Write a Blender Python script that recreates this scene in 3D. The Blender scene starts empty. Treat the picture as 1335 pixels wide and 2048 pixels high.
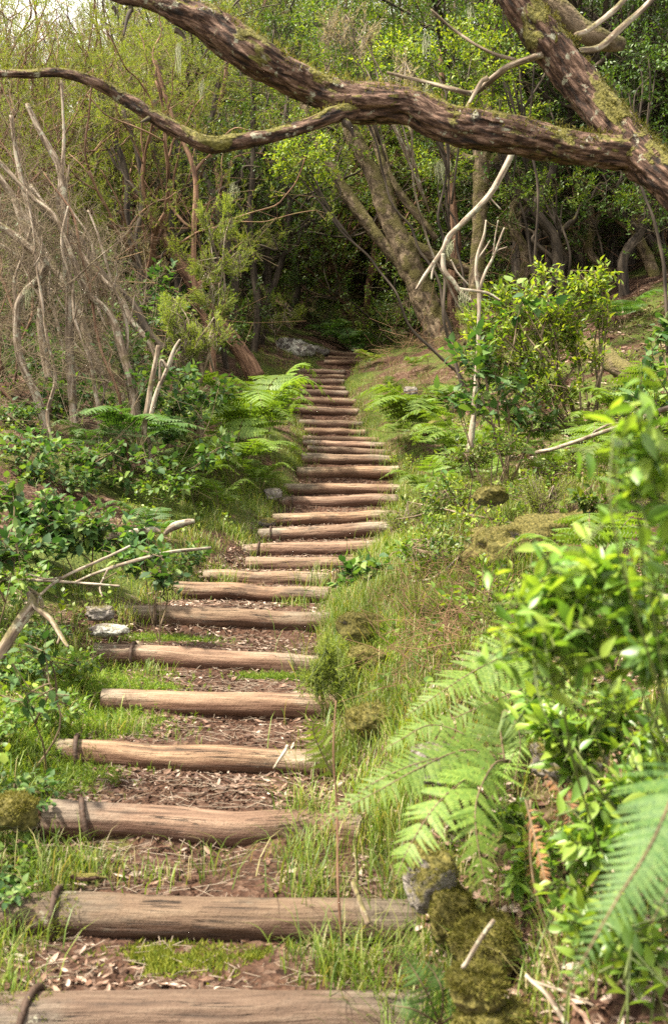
import bpy, math, random
import numpy as np
from mathutils import Vector

# ------------------------------------------------------------------ camera, sky, sun, exposure
sc = bpy.context.scene
COL = sc.collection
CZ = 1.5                     # camera height
FPX = 1991.0                 # focal length in pixels of the 1335 x 2048 photograph
cam_d = bpy.data.cameras.new('camera')
cam_d.sensor_fit = 'VERTICAL'; cam_d.sensor_height = 36.0; cam_d.lens = 35.0
cam_d.clip_start = 0.05; cam_d.clip_end = 500
cam_d.dof.use_dof = True; cam_d.dof.focus_distance = 10.0; cam_d.dof.aperture_fstop = 5.0
cam = bpy.data.objects.new('camera', cam_d); COL.objects.link(cam)
cam.location = (0, 0, CZ); cam.rotation_euler = (math.radians(90), 0, 0)
sc.camera = cam

SUN_EL, SUN_AZ = math.radians(60), math.radians(-114)      # azimuth from +Y towards +X
S = Vector((math.sin(SUN_AZ) * math.cos(SUN_EL), math.cos(SUN_AZ) * math.cos(SUN_EL), math.sin(SUN_EL)))
sun_d = bpy.data.lights.new('sun', 'SUN'); sun_d.energy = 4.9; sun_d.angle = math.radians(3.0)
sun_d.color = (1.0, 0.91, 0.74)
sun = bpy.data.objects.new('sun', sun_d); COL.objects.link(sun)
sun.location = (-10, 5, 30); sun.rotation_euler = S.to_track_quat('Z', 'Y').to_euler()
world = bpy.data.worlds.new('World'); sc.world = world; world.use_nodes = True
wn = world.node_tree.nodes; wl = world.node_tree.links
sky = wn.new('ShaderNodeTexSky'); sky.sky_type = 'NISHITA'; sky.sun_disc = False
sky.sun_elevation = SUN_EL; sky.sun_rotation = SUN_AZ
sky.air_density = .7; sky.dust_density = 7.0; sky.ozone_density = .3
cl_tc = wn.new('ShaderNodeTexCoord'); cl_n = wn.new('ShaderNodeTexNoise'); cl_n.inputs['Scale'].default_value = 2.2; cl_n.inputs['Detail'].default_value = 5
cl_r = wn.new('ShaderNodeMapRange'); cl_r.inputs[1].default_value = .3; cl_r.inputs[2].default_value = .5; cl_r.inputs[3].default_value = .3; cl_r.inputs[4].default_value = .85
cl_m = wn.new('ShaderNodeMix'); cl_m.data_type = 'RGBA'; cl_m.inputs[7].default_value = (7.5, 7.2, 6.7, 1)        # thin bright cloud
wl.new(cl_tc.outputs['Generated'], cl_n.inputs['Vector']); wl.new(cl_n.outputs[0], cl_r.inputs[0]); wl.new(cl_r.outputs[0], cl_m.inputs[0])
wl.new(sky.outputs[0], cl_m.inputs[6]); wl.new(cl_m.outputs[2], wn['Background'].inputs[0]); wn['Background'].inputs[1].default_value = 0.11
sc.view_settings.view_transform = 'Standard'; sc.view_settings.look = 'None'
sc.view_settings.gamma = 1.0; sc.view_settings.exposure = 1.92
sc.cycles.max_bounces = 8; sc.cycles.diffuse_bounces = 4; sc.cycles.transmission_bounces = 5
sc.cycles.glossy_bounces = 2; sc.cycles.use_denoising = False; sc.cycles.sample_clamp_indirect = 2.5; sc.cycles.sample_clamp_direct = 12.0
sc.cycles.use_adaptive_sampling = False

# ------------------------------------------------------------------ small maths
def rng(seed): return np.random.default_rng(seed)
def P(px, py, d):
    return np.array([(px - 667.5) * d / FPX, d, CZ - (py - 1024) * d / FPX])
def nrm(a):
    a = np.asarray(a, float)
    return a / np.maximum(np.linalg.norm(a, axis=-1, keepdims=True), 1e-9)
def _hash(ix, iy, iz, s):
    h = (ix * 374761393 + iy * 668265263 + iz * 2147483647 + s * 1274126177) & 0xFFFFFFFF
    h = ((h ^ (h >> 13)) * 1274126177) & 0xFFFFFFFF
    h = ((h ^ (h >> 15)) * 2246822519) & 0xFFFFFFFF
    return ((h ^ (h >> 16)) & 0xFFFFFF) / float(0xFFFFFF) * 2 - 1
def vnoise(p, s=0):
    p = np.asarray(p, float); i = np.floor(p).astype(np.int64); f = p - i; f = f * f * (3 - 2 * f)
    r = 0
    for dx in (0, 1):
        for dy in (0, 1):
            for dz in (0, 1):
                w = (f[:, 0] if dx else 1 - f[:, 0]) * (f[:, 1] if dy else 1 - f[:, 1]) * (f[:, 2] if dz else 1 - f[:, 2])
                r = r + w * _hash(i[:, 0] + dx, i[:, 1] + dy, i[:, 2] + dz, s)
    return r
def fbm(p, o=3, s=0):
    p = np.asarray(p, float); r = 0; a = 1.0; t = 0
    for k in range(o):
        r = r + a * vnoise(p * 2 ** k, s + k * 17); t += a; a *= .5
    return r / t
def sstep(a, b, x):
    t = np.clip((x - a) / (b - a), 0, 1); return t * t * (3 - 2 * t)

# ------------------------------------------------------------------ mesh collecting
class MB:
    def __init__(s): s.V = []; s.F = {}; s.B = []; s.n = 0; s.hasb = False
    def add(s, V, faces, bk=None, mi=0):
        V = np.asarray(V, float)
        for f in faces:
            f = np.asarray(f, int)
            if len(f): s.F.setdefault((f.shape[1], mi), []).append(f + s.n)
        s.V.append(V); s.n += len(V)
        if bk is None: bk = V
        else: s.hasb = True
        s.B.append(bk)
    def inst(s, tv, tf, M, T, mi=0):
        """copies of a template: M (n,3,3) whose columns are the axes, T (n,3)"""
        n = len(T)
        if n == 0: return
        V = np.einsum('nij,kj->nki', M, tv) + T[:, None, :]
        k = len(tv); off = (np.arange(n) * k)[:, None, None]
        s.add(V.reshape(-1, 3), [(np.asarray(f)[None] + off).reshape(-1, np.asarray(f).shape[1]) for f in tf], mi=mi)
    def build(s, name, mats, parent=None, smooth=True, loc=None):
        me = bpy.data.meshes.new(name)
        if s.n:
            V = np.concatenate(s.V)
            if loc is not None: V = V - np.asarray(loc)
            V = V.astype(np.float32)
            lv = []; ls = []; lt = []; mi = []; c = 0
            for (k, m), fl in s.F.items():
                f = np.concatenate(fl); q = len(f)
                lv.append(f.reshape(-1)); ls.append(c + np.arange(q) * k); lt.append(np.full(q, k)); mi.append(np.full(q, m)); c += q * k
            lv = np.concatenate(lv).astype(np.int32); ls = np.concatenate(ls).astype(np.int32)
            me.vertices.add(len(V)); me.vertices.foreach_set('co', V.reshape(-1))
            me.loops.add(len(lv)); me.loops.foreach_set('vertex_index', lv)
            me.polygons.add(len(ls)); me.polygons.foreach_set('loop_start', ls)
            try: me.polygons.foreach_set('loop_total', np.concatenate(lt).astype(np.int32))
            except Exception: pass
            me.polygons.foreach_set('material_index', np.concatenate(mi).astype(np.int32))
            if s.hasb:
                a = me.attributes.new('bk', 'FLOAT_VECTOR', 'POINT')
                a.data.foreach_set('vector', np.concatenate(s.B).astype(np.float32).reshape(-1))
            me.update(calc_edges=True)
            me.polygons.foreach_set('use_smooth', np.full(len(ls), smooth)); me.validate()
        for m in (mats if isinstance(mats, (list, tuple)) else [mats]): me.materials.append(m)
        o = bpy.data.objects.new(name, me); COL.objects.link(o)
        if parent is not None: o.parent = parent
        return o
def tag(o, label=None, cat=None, group=None, kind=None):
    if label: o['label'] = label
    if cat: o['category'] = cat
    if group: o['group'] = group
    if kind: o['kind'] = kind
    return o
def thing(name, loc, label, cat, group=None, rz=0, sc_=1):
    o = bpy.data.objects.new(name, None); COL.objects.link(o)
    o.location = loc; o.rotation_euler = (0, 0, rz); o.scale = (sc_,) * 3; o.empty_display_size = .1
    return tag(o, label, cat, group)
def dup(root, loc, rz=0, s=1, label=None, group=None, tilt=(0, 0)):
    r = root.copy(); COL.objects.link(r); r.location = loc; r.rotation_euler = (tilt[0], tilt[1], rz)
    r.scale = (s,) * 3 if not isinstance(s, tuple) else s
    if label: r['label'] = label
    if group: r['group'] = group
    for ch in list(root.children):
        c = ch.copy(); COL.objects.link(c); c.parent = r
        for g in ch.children:
            q = g.copy(); COL.objects.link(q); q.parent = c
    return r

def spline(pts, m):
    p = np.asarray(pts, float)
    if len(p) == 2: return p[0] + (p[1] - p[0]) * np.linspace(0, 1, m)[:, None]
    e = np.vstack([2 * p[0] - p[1], p, 2 * p[-1] - p[-2]])
    t = np.linspace(0, len(p) - 1, m); i = np.minimum(t.astype(int), len(p) - 2); f = (t - i)[:, None]
    a, b, c, d = e[i], e[i + 1], e[i + 2], e[i + 3]
    return .5 * (2 * b + (c - a) * f + (2 * a - 5 * b + 4 * c - d) * f ** 2 + (3 * b - a - 3 * c + d) * f ** 3)
def tube(mb, pts, rad, k=8, m=None, rough=0., seed=0, rfreq=8., wob=0., mi=0, flat=None, cap=True, rstretch=.3):
    pts = np.asarray(pts, float); rad = np.asarray(rad, float) * np.ones(len(pts))
    if m is None: m = max(3, len(pts) * 3)
    pr = spline(np.column_stack([pts, rad]), m); c = pr[:, :3]; r = np.maximum(pr[:, 3], 1e-4)
    if wob: c = c + wob * np.column_stack([vnoise(c * 2.3 + 11 * q, seed + q) for q in (1, 2, 3)]) * sstep(0, .15, np.linspace(0, 1, m))[:, None]
    t = nrm(np.gradient(c, axis=0)); s = np.concatenate([[0], np.cumsum(np.linalg.norm(np.diff(c, axis=0), axis=1))])
    ref = np.array([0, 0, 1.]) if abs(t[0, 2]) < .9 else np.array([1., 0, 0])
    x = nrm(np.cross(ref, t[0])); X = np.empty_like(c)
    for i in range(m):
        x = nrm(x - t[i] * np.dot(x, t[i])); X[i] = x
    Y = np.cross(t, X); a = np.arange(k) * 2 * np.pi / k
    ring = np.cos(a)[None, :, None] * X[:, None] + np.sin(a)[None, :, None] * Y[:, None]
    bk = np.stack(np.broadcast_arrays(r[:, None] * np.cos(a), r[:, None] * np.sin(a), s[:, None] + seed * 3.7), -1).reshape(-1, 3)
    R = np.repeat(r[:, None], k, 1)
    if rough:
        q = np.column_stack([bk[:, 0] * rfreq, bk[:, 1] * rfreq, bk[:, 2] * rfreq * rstretch])
        R = R * (1 + rough * fbm(q, 3, seed).reshape(m, k))
    V = (c[:, None] + ring * R[..., None]).reshape(-1, 3)
    i = np.arange(m - 1)[:, None] * k; j = np.arange(k)[None]; j2 = (j + 1) % k
    F = np.stack([i + j, i + j2, i + k + j2, i + k + j], -1).reshape(-1, 4)
    fs = [F]
    if cap:
        V = np.vstack([V, c[0] - t[0] * r[0] * .15, c[-1] + t[-1] * r[-1] * .3]); bk = np.vstack([bk, [0, 0, seed * 3.7], [0, 0, s[-1] + seed * 3.7]])
        jj = np.arange(k); n0 = m * k
        fs.append(np.column_stack([np.full(k, n0), (jj + 1) % k, jj]))
        fs.append(np.column_stack([np.full(k, n0 + 1), (m - 1) * k + jj, (m - 1) * k + (jj + 1) % k]))
    mb.add(V, fs, bk=bk, mi=mi)
    return c, t, r, X, Y
def pxl(L, d=None):
    """[(px,py,r_px[,depth])] -> points and radii in metres"""
    p = []; r = []
    for q in L:
        dd = q[3] if len(q) > 3 else d
        p.append(P(q[0], q[1], dd)); r.append(q[2] * dd / FPX)
    return np.array(p), np.array(r)

# ------------------------------------------------------------------ materials
def newmat(name):
    m = bpy.data.materials.new(name); m.use_nodes = True; t = m.node_tree; t.nodes.clear()
    o = t.nodes.new('ShaderNodeOutputMaterial'); return m, t.nodes, t.links, o
def ramp(N, cols):
    r = N.new('ShaderNodeValToRGB'); e = r.color_ramp.elements
    while len(e) < len(cols): e.new(.5)
    for q, (p, c) in zip(e, cols): q.position = p; q.color = (*c, 1)
    return r
def noise(N, L, vec, scale, detail=4, rough=.55):
    n = N.new('ShaderNodeTexNoise'); n.inputs['Scale'].default_value = scale; n.inputs['Detail'].default_value = detail
    n.inputs['Roughness'].default_value = rough
    if vec is not None: L.new(vec, n.inputs['Vector'])
    return n
def mapping(N, L, src, scale):
    m = N.new('ShaderNodeMapping'); m.inputs['Scale'].default_value = scale; L.new(src, m.inputs['Vector']); return m.outputs[0]
def mixc(N, L, f, a, b):
    m = N.new('ShaderNodeMix'); m.data_type = 'RGBA'
    if isinstance(f, (int, float)): m.inputs[0].default_value = f
    else: L.new(f, m.inputs[0])
    for k, c in ((6, a), (7, b)):
        if isinstance(c, tuple): m.inputs[k].default_value = (*c, 1)
        else: L.new(c, m.inputs[k])
    return m.outputs[2]
def maprange(N, L, v, a, b, c=0., d=1.):
    m = N.new('ShaderNodeMapRange'); m.interpolation_type = 'SMOOTHSTEP'
    m.inputs[1].default_value = a; m.inputs[2].default_value = b; m.inputs[3].default_value = c; m.inputs[4].default_value = d
    L.new(v, m.inputs[0]); return m.outputs[0]
def math_(N, L, op, a, b):
    m = N.new('ShaderNodeMath'); m.operation = op
    for k, v in ((0, a), (1, b)):
        if isinstance(v, (int, float)): m.inputs[k].default_value = v
        else: L.new(v, m.inputs[k])
    return m.outputs[0]
def bump(N, L, h, strength, dist):
    b = N.new('ShaderNodeBump'); b.inputs['Strength'].default_value = strength; b.inputs['Distance'].default_value = dist
    L.new(h, b.inputs['Height']); return b.outputs[0]
def leaf_mat(name, cols, rough=.42, trans=.4, tcol=(1.5, 1.45, .5), var=.25, spec=.35):
    m, N, L, o = newmat(name)
    g = N.new('ShaderNodeNewGeometry'); oi = N.new('ShaderNodeObjectInfo')
    k = len(cols); r = ramp(N, [((i + .5) / k, c) for i, c in enumerate(cols)]); L.new(g.outputs['Random Per Island'], r.inputs[0])
    tc = N.new('ShaderNodeTexCoord'); nz = noise(N, L, tc.outputs['Object'], 1.3, 2)
    hs = N.new('ShaderNodeHueSaturation'); L.new(r.outputs[0], hs.inputs['Color'])
    v = maprange(N, L, nz.outputs[0], .3, .7, 1 - var, 1 + var)
    ov = maprange(N, L, oi.outputs['Random'], 0, 1, .85, 1.15)
    L.new(math_(N, L, 'MULTIPLY', v, ov), hs.inputs['Value'])
    b = N.new('ShaderNodeBsdfPrincipled'); L.new(hs.outputs[0], b.inputs['Base Color'])
    b.inputs['Roughness'].default_value = rough; b.inputs['Specular IOR Level'].default_value = spec
    if trans:
        t = N.new('ShaderNodeBsdfTranslucent'); mm = N.new('ShaderNodeVectorMath'); mm.operation = 'MULTIPLY'
        L.new(hs.outputs[0], mm.inputs[0]); mm.inputs[1].default_value = tcol; L.new(mm.outputs[0], t.inputs[0])
        x = N.new('ShaderNodeMixShader'); x.inputs[0].default_value = trans; L.new(b.outputs[0], x.inputs[1]); L.new(t.outputs[0], x.inputs[2])
        L.new(x.outputs[0], o.inputs[0])
    else: L.new(b.outputs[0], o.inputs[0])
    return m
def bark_mat(name, dark, mid, light, moss=(.09, .085, .018), mosslo=.55, mosshi=.9, mossn=.8, lichen=0., scale=30., bstr=.6, bdist=.01, stretch=.12):
    m, N, L, o = newmat(name)
    a = N.new('ShaderNodeAttribute'); a.attribute_name = 'bk'
    v = mapping(N, L, a.outputs['Vector'], (1, 1, stretch))
    n1 = noise(N, L, v, scale, 6, .65); n2 = noise(N, L, a.outputs['Vector'], 5, 4)
    c = ramp(N, [(.37, dark), (.49, mid), (.63, light)]); L.new(n1.outputs[0], c.inputs[0])
    col = c.outputs[0]
    if lichen:
        n3 = noise(N, L, a.outputs['Vector'], 14, 5, .7)
        col = mixc(N, L, maprange(N, L, n3.outputs[0], .62 - lichen * .2, .68 - lichen * .2), col, (.24, .235, .175))
    g = N.new('ShaderNodeNewGeometry'); sx = N.new('ShaderNodeSeparateXYZ'); L.new(g.outputs['Normal'], sx.inputs[0])
    mz = math_(N, L, 'ADD', sx.outputs[2], math_(N, L, 'MULTIPLY', math_(N, L, 'SUBTRACT', n2.outputs[0], .5), mossn * 4))
    mf = maprange(N, L, mz, mosslo, mosshi)
    nm = noise(N, L, a.outputs['Vector'], 60, 4)
    mc = ramp(N, [(.3, tuple(x * .45 for x in moss)), (.7, tuple(x * 1.5 for x in moss))]); L.new(nm.outputs[0], mc.inputs[0])
    col = mixc(N, L, mf, col, mc.outputs[0])
    b = N.new('ShaderNodeBsdfPrincipled'); L.new(col, b.inputs['Base Color']); b.inputs['Roughness'].default_value = .85
    b.inputs['Specular IOR Level'].default_value = .25
    h = math_(N, L, 'ADD', n1.outputs[0], math_(N, L, 'MULTIPLY', mf, nm.outputs[0]))
    L.new(bump(N, L, h, bstr, bdist), b.inputs['Normal']); L.new(b.outputs[0], o.inputs[0])
    return m
def plain_mat(name, c1, c2, rough=.8, scale=20, spec=.3):
    m, N, L, o = newmat(name); tc = N.new('ShaderNodeTexCoord'); n = noise(N, L, tc.outputs['Object'], scale, 5)
    g = N.new('ShaderNodeNewGeometry')
    r = ramp(N, [(.3, c1), (.7, c2)]); L.new(math_(N, L, 'ADD', math_(N, L, 'MULTIPLY', n.outputs[0], .6), math_(N, L, 'MULTIPLY', g.outputs['Random Per Island'], .4)), r.inputs[0])
    b = N.new('ShaderNodeBsdfPrincipled'); L.new(r.outputs[0], b.inputs['Base Color']); b.inputs['Roughness'].default_value = rough
    b.inputs['Specular IOR Level'].default_value = spec
    L.new(bump(N, L, n.outputs[0], .4, .01), b.inputs['Normal']); L.new(b.outputs[0], o.inputs[0]); return m

def ground_mat(name, path=False):
    m, N, L, o = newmat(name); tc = N.new('ShaderNodeTexCoord'); pos = tc.outputs['Object']
    nb = noise(N, L, pos, 2.2, 5); nf = noise(N, L, pos, 38, 6, .7); nm = noise(N, L, pos, .9, 4)
    base = ramp(N, [(.3, (.015, .008, .005)), (.5, (.05, .025, .016)), (.7, (.105, .057, .036))]); L.new(nf.outputs[0], base.inputs[0])
    col = base.outputs[0]
    vo = N.new('ShaderNodeTexVoronoi'); vo.inputs['Scale'].default_value = 44; vo.inputs['Randomness'].default_value = 1
    nd = noise(N, L, pos, 25, 2); vm = N.new('ShaderNodeVectorMath'); vm.operation = 'MULTIPLY_ADD'
    L.new(nd.outputs['Color'], vm.inputs[0]); vm.inputs[1].default_value = (.03,) * 3; L.new(pos, vm.inputs[2]); L.new(vm.outputs[0], vo.inputs['Vector'])
    sp = N.new('ShaderNodeSeparateColor'); L.new(vo.outputs['Color'], sp.inputs[0])
    lit = ramp(N, [(.1, (.06, .033, .022)), (.4, (.11, .065, .044)), (.7, (.17, .11, .08)), (.95, (.26, .19, .145))]); L.new(sp.outputs[0], lit.inputs[0])
    lf = math_(N, L, 'MULTIPLY', maprange(N, L, sp.outputs[1], .45, .5), maprange(N, L, nb.outputs[0], .40, .62, .1, .45 if path else .7))
    col = mixc(N, L, lf, col, lit.outputs[0])
    ng = noise(N, L, pos, 70, 3)
    gr = ramp(N, [(.3, (.02, .035, .006)), (.5, (.055, .075, .014)), (.7, (.12, .13, .025))]); L.new(ng.outputs[0], gr.inputs[0])
    mf = maprange(N, L, math_(N, L, 'ADD', nm.outputs[0], math_(N, L, 'MULTIPLY', nf.outputs[0], .25)), *((.70, .80) if path else (.57, .70)))
    col = mixc(N, L, mf, col, gr.outputs[0])
    b = N.new('ShaderNodeBsdfPrincipled'); L.new(col, b.inputs['Base Color']); b.inputs['Roughness'].default_value = .92; b.inputs['Specular IOR Level'].default_value = .15
    h = math_(N, L, 'ADD', nf.outputs[0], math_(N, L, 'MULTIPLY', vo.outputs['Distance'], .8))
    L.new(bump(N, L, h, .9, .025), b.inputs['Normal']); L.new(b.outputs[0], o.inputs[0]); return m
def log_mat(name):
    m, N, L, o = newmat(name); a = N.new('ShaderNodeAttribute'); a.attribute_name = 'bk'; oi = N.new('ShaderNodeObjectInfo')
    ad = N.new('ShaderNodeVectorMath'); ad.operation = 'ADD'; L.new(a.outputs['Vector'], ad.inputs[0])
    cx = N.new('ShaderNodeCombineXYZ'); L.new(math_(N, L, 'MULTIPLY', oi.outputs['Random'], 50), cx.inputs[2]); L.new(cx.outputs[0], ad.inputs[1])
    v = ad.outputs[0]; vs = mapping(N, L, v, (1, 1, .07))
    n1 = noise(N, L, vs, 45, 6, .65); n2 = noise(N, L, mapping(N, L, v, (1, 1, .5)), 7, 5, .6); n3 = noise(N, L, v, 34, 6, .75); n4 = noise(N, L, v, 5, 3)
    tc = N.new('ShaderNodeTexCoord'); so = N.new('ShaderNodeSeparateXYZ'); L.new(tc.outputs['Object'], so.inputs[0])
    ax = math_(N, L, 'ADD', math_(N, L, 'ABSOLUTE', so.outputs[0], 0), math_(N, L, 'MULTIPLY', math_(N, L, 'SUBTRACT', n2.outputs[0], .5), 1.3))
    wear = maprange(N, L, ax, .22, .6, 1, 0)
    grey = ramp(N, [(.33, (.05, .04, .03)), (.44, (.125, .102, .077)), (.54, (.18, .15, .116)), (.68, (.29, .25, .195))]); L.new(n1.outputs[0], grey.inputs[0])
    brown = ramp(N, [(.33, (.05, .03, .02)), (.44, (.125, .077, .05)), (.54, (.18, .118, .079)), (.68, (.26, .19, .135))]); L.new(n1.outputs[0], brown.inputs[0])
    col = mixc(N, L, wear, grey.outputs[0], brown.outputs[0])
    col = mixc(N, L, maprange(N, L, oi.outputs['Random'], 0, 1, 0, .3), col, (.12, .085, .058))
    col = mixc(N, L, maprange(N, L, n2.outputs[0], .56, .68, 0, .75), col, (.05, .034, .024))
    g = N.new('ShaderNodeNewGeometry'); sx = N.new('ShaderNodeSeparateXYZ'); L.new(g.outputs['Normal'], sx.inputs[0])
    # soil splashed on the lower half
    nk = noise(N, L, mapping(N, L, v, (1, 1, .035)), 24, 3, .6); ck = maprange(N, L, math_(N, L, 'ABSOLUTE', math_(N, L, 'SUBTRACT', nk.outputs[0], .5), 0), .0, .009, .8, 0)
    ck = math_(N, L, 'MULTIPLY', ck, maprange(N, L, n4.outputs[0], .5, .58)); col = mixc(N, L, ck, col, (.015, .01, .007))
    np_ = noise(N, L, v, 90, 3, .7); col = mixc(N, L, maprange(N, L, np_.outputs[0], .55, .7, 0, .5), col, (.045, .03, .02))
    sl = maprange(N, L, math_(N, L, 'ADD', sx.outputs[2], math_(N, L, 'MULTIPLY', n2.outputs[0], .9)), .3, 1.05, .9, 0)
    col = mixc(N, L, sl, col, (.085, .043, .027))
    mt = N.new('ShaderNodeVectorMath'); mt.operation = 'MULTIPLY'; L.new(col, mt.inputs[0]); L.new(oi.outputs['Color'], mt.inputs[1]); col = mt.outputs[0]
    lm = math_(N, L, 'MULTIPLY', maprange(N, L, n3.outputs[0], .55, .62), maprange(N, L, n4.outputs[0], .5, .6))
    lm = math_(N, L, 'MULTIPLY', lm, math_(N, L, 'SUBTRACT', 1.05, wear))
    col = mixc(N, L, math_(N, L, 'MULTIPLY', lm, .75), col, (.27, .265, .2))
    b = N.new('ShaderNodeBsdfPrincipled'); L.new(col, b.inputs['Base Color']); b.inputs['Roughness'].default_value = .75; b.inputs['Specular IOR Level'].default_value = .3
    h = math_(N, L, 'SUBTRACT', math_(N, L, 'ADD', n1.outputs[0], math_(N, L, 'MULTIPLY', n3.outputs[0], .6)), ck)
    L.new(bump(N, L, h, 1., .012), b.inputs['Normal']); L.new(b.outputs[0], o.inputs[0]); return m
def stone_mat(name, moss=.5, pale=False):
    m, N, L, o = newmat(name); tc = N.new('ShaderNodeTexCoord'); pos = tc.outputs['Object']
    n1 = noise(N, L, pos, 9, 6, .65); n2 = noise(N, L, pos, 60, 4); n3 = noise(N, L, pos, 5, 4)
    c = ramp(N, [(.3, (.06, .05, .045)), (.55, (.16, .14, .125)), (.75, (.3, .28, .25))]); L.new(n1.outputs[0], c.inputs[0]); col = c.outputs[0]
    if pale: col = mixc(N, L, maprange(N, L, n1.outputs[0], .47, .53), col, (.33, .32, .28))
    g = N.new('ShaderNodeNewGeometry'); sx = N.new('ShaderNodeSeparateXYZ'); L.new(g.outputs['Normal'], sx.inputs[0])
    mf = maprange(N, L, math_(N, L, 'ADD', math_(N, L, 'MULTIPLY', sx.outputs[2], .5), n3.outputs[0]), 1.1 - moss, 1.3 - moss)
    mc = ramp(N, [(.3, (.03, .03, .008)), (.5, (.075, .066, .018)), (.72, (.14, .12, .035))]); L.new(n2.outputs[0], mc.inputs[0])
    col = mixc(N, L, mf, col, mc.outputs[0])
    b = N.new('ShaderNodeBsdfPrincipled'); L.new(col, b.inputs['Base Color']); b.inputs['Roughness'].default_value = .9; b.inputs['Specular IOR Level'].default_value = .2
    L.new(bump(N, L, math_(N, L, 'ADD', n1.outputs[0], n2.outputs[0]), .8, .015), b.inputs['Normal']); L.new(b.outputs[0], o.inputs[0]); return m

M = {}
M['ground'] = ground_mat('leaf_litter_soil'); M['path'] = ground_mat('trodden_soil', True); M['log'] = log_mat('weathered_log')
M['rust'] = plain_mat('rusty_iron', (.018, .012, .009), (.06, .034, .022), .75, 60)
M['bark_red'] = bark_mat('peeling_red_bark', (.008, .005, .004), (.05, .026, .017), (.18, .112, .08), moss=(.10, .09, .02), mosslo=.15, mosshi=.5, mossn=1.7, lichen=.2, scale=44, bstr=1., bdist=.02, stretch=.22)
M['bark_moss'] = bark_mat('mossy_bark', (.035, .025, .016), (.1, .072, .045), (.2, .15, .1), moss=(.10, .085, .028), mosslo=-.3, mosshi=.35, mossn=.9, scale=14, stretch=.5, bstr=1., bdist=.03)
M['bark_brown'] = bark_mat('red_brown_bark', (.04, .02, .013), (.13, .07, .042), (.23, .14, .09), mosslo=.6, mosshi=1.2, scale=22, bdist=.02)
M['bark_dark'] = bark_mat('shaded_dark_bark', (.012, .009, .007), (.034, .025, .018), (.075, .058, .042), mosslo=.5, mosshi=1.1, scale=20, bdist=.02)  # dark bark, lowered further to carry the wood's shade in its colour
M['bark_pale'] = bark_mat('grey_lichen_bark', (.05, .035, .024), (.13, .095, .065), (.30, .25, .2), moss=(.085, .072, .03), mosslo=.35, mosshi=.9, mossn=1.1, lichen=.3, scale=40, bdist=.004)
M['dead'] = bark_mat('bleached_dead_wood', (.075, .055, .04), (.18, .14, .105), (.34, .29, .235), moss=(.2, .17, .06), mosslo=1.0, mosshi=1.6, lichen=.5, scale=50, bdist=.004)
M['twig'] = bark_mat('twig_bark', (.05, .035, .02), (.11, .08, .045), (.2, .15, .1), mosslo=1.1, mosshi=1.8, scale=50, bdist=.003)
M['twiggreen'] = plain_mat('green_twig', (.05, .07, .018), (.1, .12, .03), .6, 40)
M['moss'] = leaf_mat('moss_fronds', [(.05, .05, .01), (.095, .09, .018), (.15, .135, .034)], .8, .25, spec=.1)
M['mossfilm'] = leaf_mat('moss_film_fronds', [(.06, .085, .012), (.11, .13, .018), (.17, .18, .03)], .8, .3, spec=.1)
M['mossgreen'] = leaf_mat('green_moss_fronds', [(.05, .095, .012), (.09, .15, .016), (.15, .2, .026)], .7, .35, spec=.2)
M['grass'] = leaf_mat('grass_blades', [(.05, .095, .012), (.085, .14, .018), (.11, .17, .022), (.13, .185, .026), (.15, .19, .03), (.25, .21, .1)], .5, .4, spec=.35)
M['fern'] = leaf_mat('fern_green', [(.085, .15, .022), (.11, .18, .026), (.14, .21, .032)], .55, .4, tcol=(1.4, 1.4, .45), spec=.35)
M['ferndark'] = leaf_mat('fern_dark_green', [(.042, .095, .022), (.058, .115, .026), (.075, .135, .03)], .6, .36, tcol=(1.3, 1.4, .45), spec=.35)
M['fernyoung'] = leaf_mat('fern_yellow_green', [(.14, .2, .03), (.17, .23, .035)], .5, .45, spec=.35)
M['ferndead'] = leaf_mat('fern_dead_brown', [(.16, .075, .035), (.22, .11, .055), (.27, .15, .08)], .8, .2, tcol=(1.2, 1., .8), spec=.1)
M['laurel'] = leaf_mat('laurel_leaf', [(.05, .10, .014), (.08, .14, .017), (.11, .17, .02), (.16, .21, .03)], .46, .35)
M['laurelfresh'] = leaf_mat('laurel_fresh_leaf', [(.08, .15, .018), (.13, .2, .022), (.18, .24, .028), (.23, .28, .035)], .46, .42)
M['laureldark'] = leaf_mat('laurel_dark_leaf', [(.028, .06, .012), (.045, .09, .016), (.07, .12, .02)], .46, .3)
M['gloss'] = leaf_mat('glossy_leaf', [(.085, .17, .03), (.12, .215, .034), (.16, .255, .04), (.22, .3, .048)], .36, .46, spec=.5)
M['bramble'] = leaf_mat('bramble_leaf', [(.03, .075, .022), (.05, .105, .028), (.07, .135, .032), (.12, .18, .038)], .62, .35, tcol=(1.3, 1.4, .5))
M['bramblefresh'] = leaf_mat('bramble_fresh_leaf', [(.06, .125, .022), (.09, .16, .026), (.12, .19, .03), (.17, .23, .035)], .5, .4, tcol=(1.3, 1.4, .5))
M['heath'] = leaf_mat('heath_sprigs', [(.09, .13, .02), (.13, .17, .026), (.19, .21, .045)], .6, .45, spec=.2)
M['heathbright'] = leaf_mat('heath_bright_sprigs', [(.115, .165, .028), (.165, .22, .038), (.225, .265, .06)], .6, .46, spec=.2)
M['heathdry'] = leaf_mat('heath_dry_sprigs', [(.2, .165, .10), (.29, .245, .16), (.37, .32, .22), (.18, .19, .06)], .8, .4, tcol=(1.3, 1.15, .8), spec=.1)
M['litter'] = leaf_mat('fallen_leaf', [(.06, .03, .02), (.11, .058, .037), (.17, .1, .068), (.23, .155, .115), (.34, .27, .22)], .65, .12, tcol=(1.2, 1., .7), spec=.3)
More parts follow.
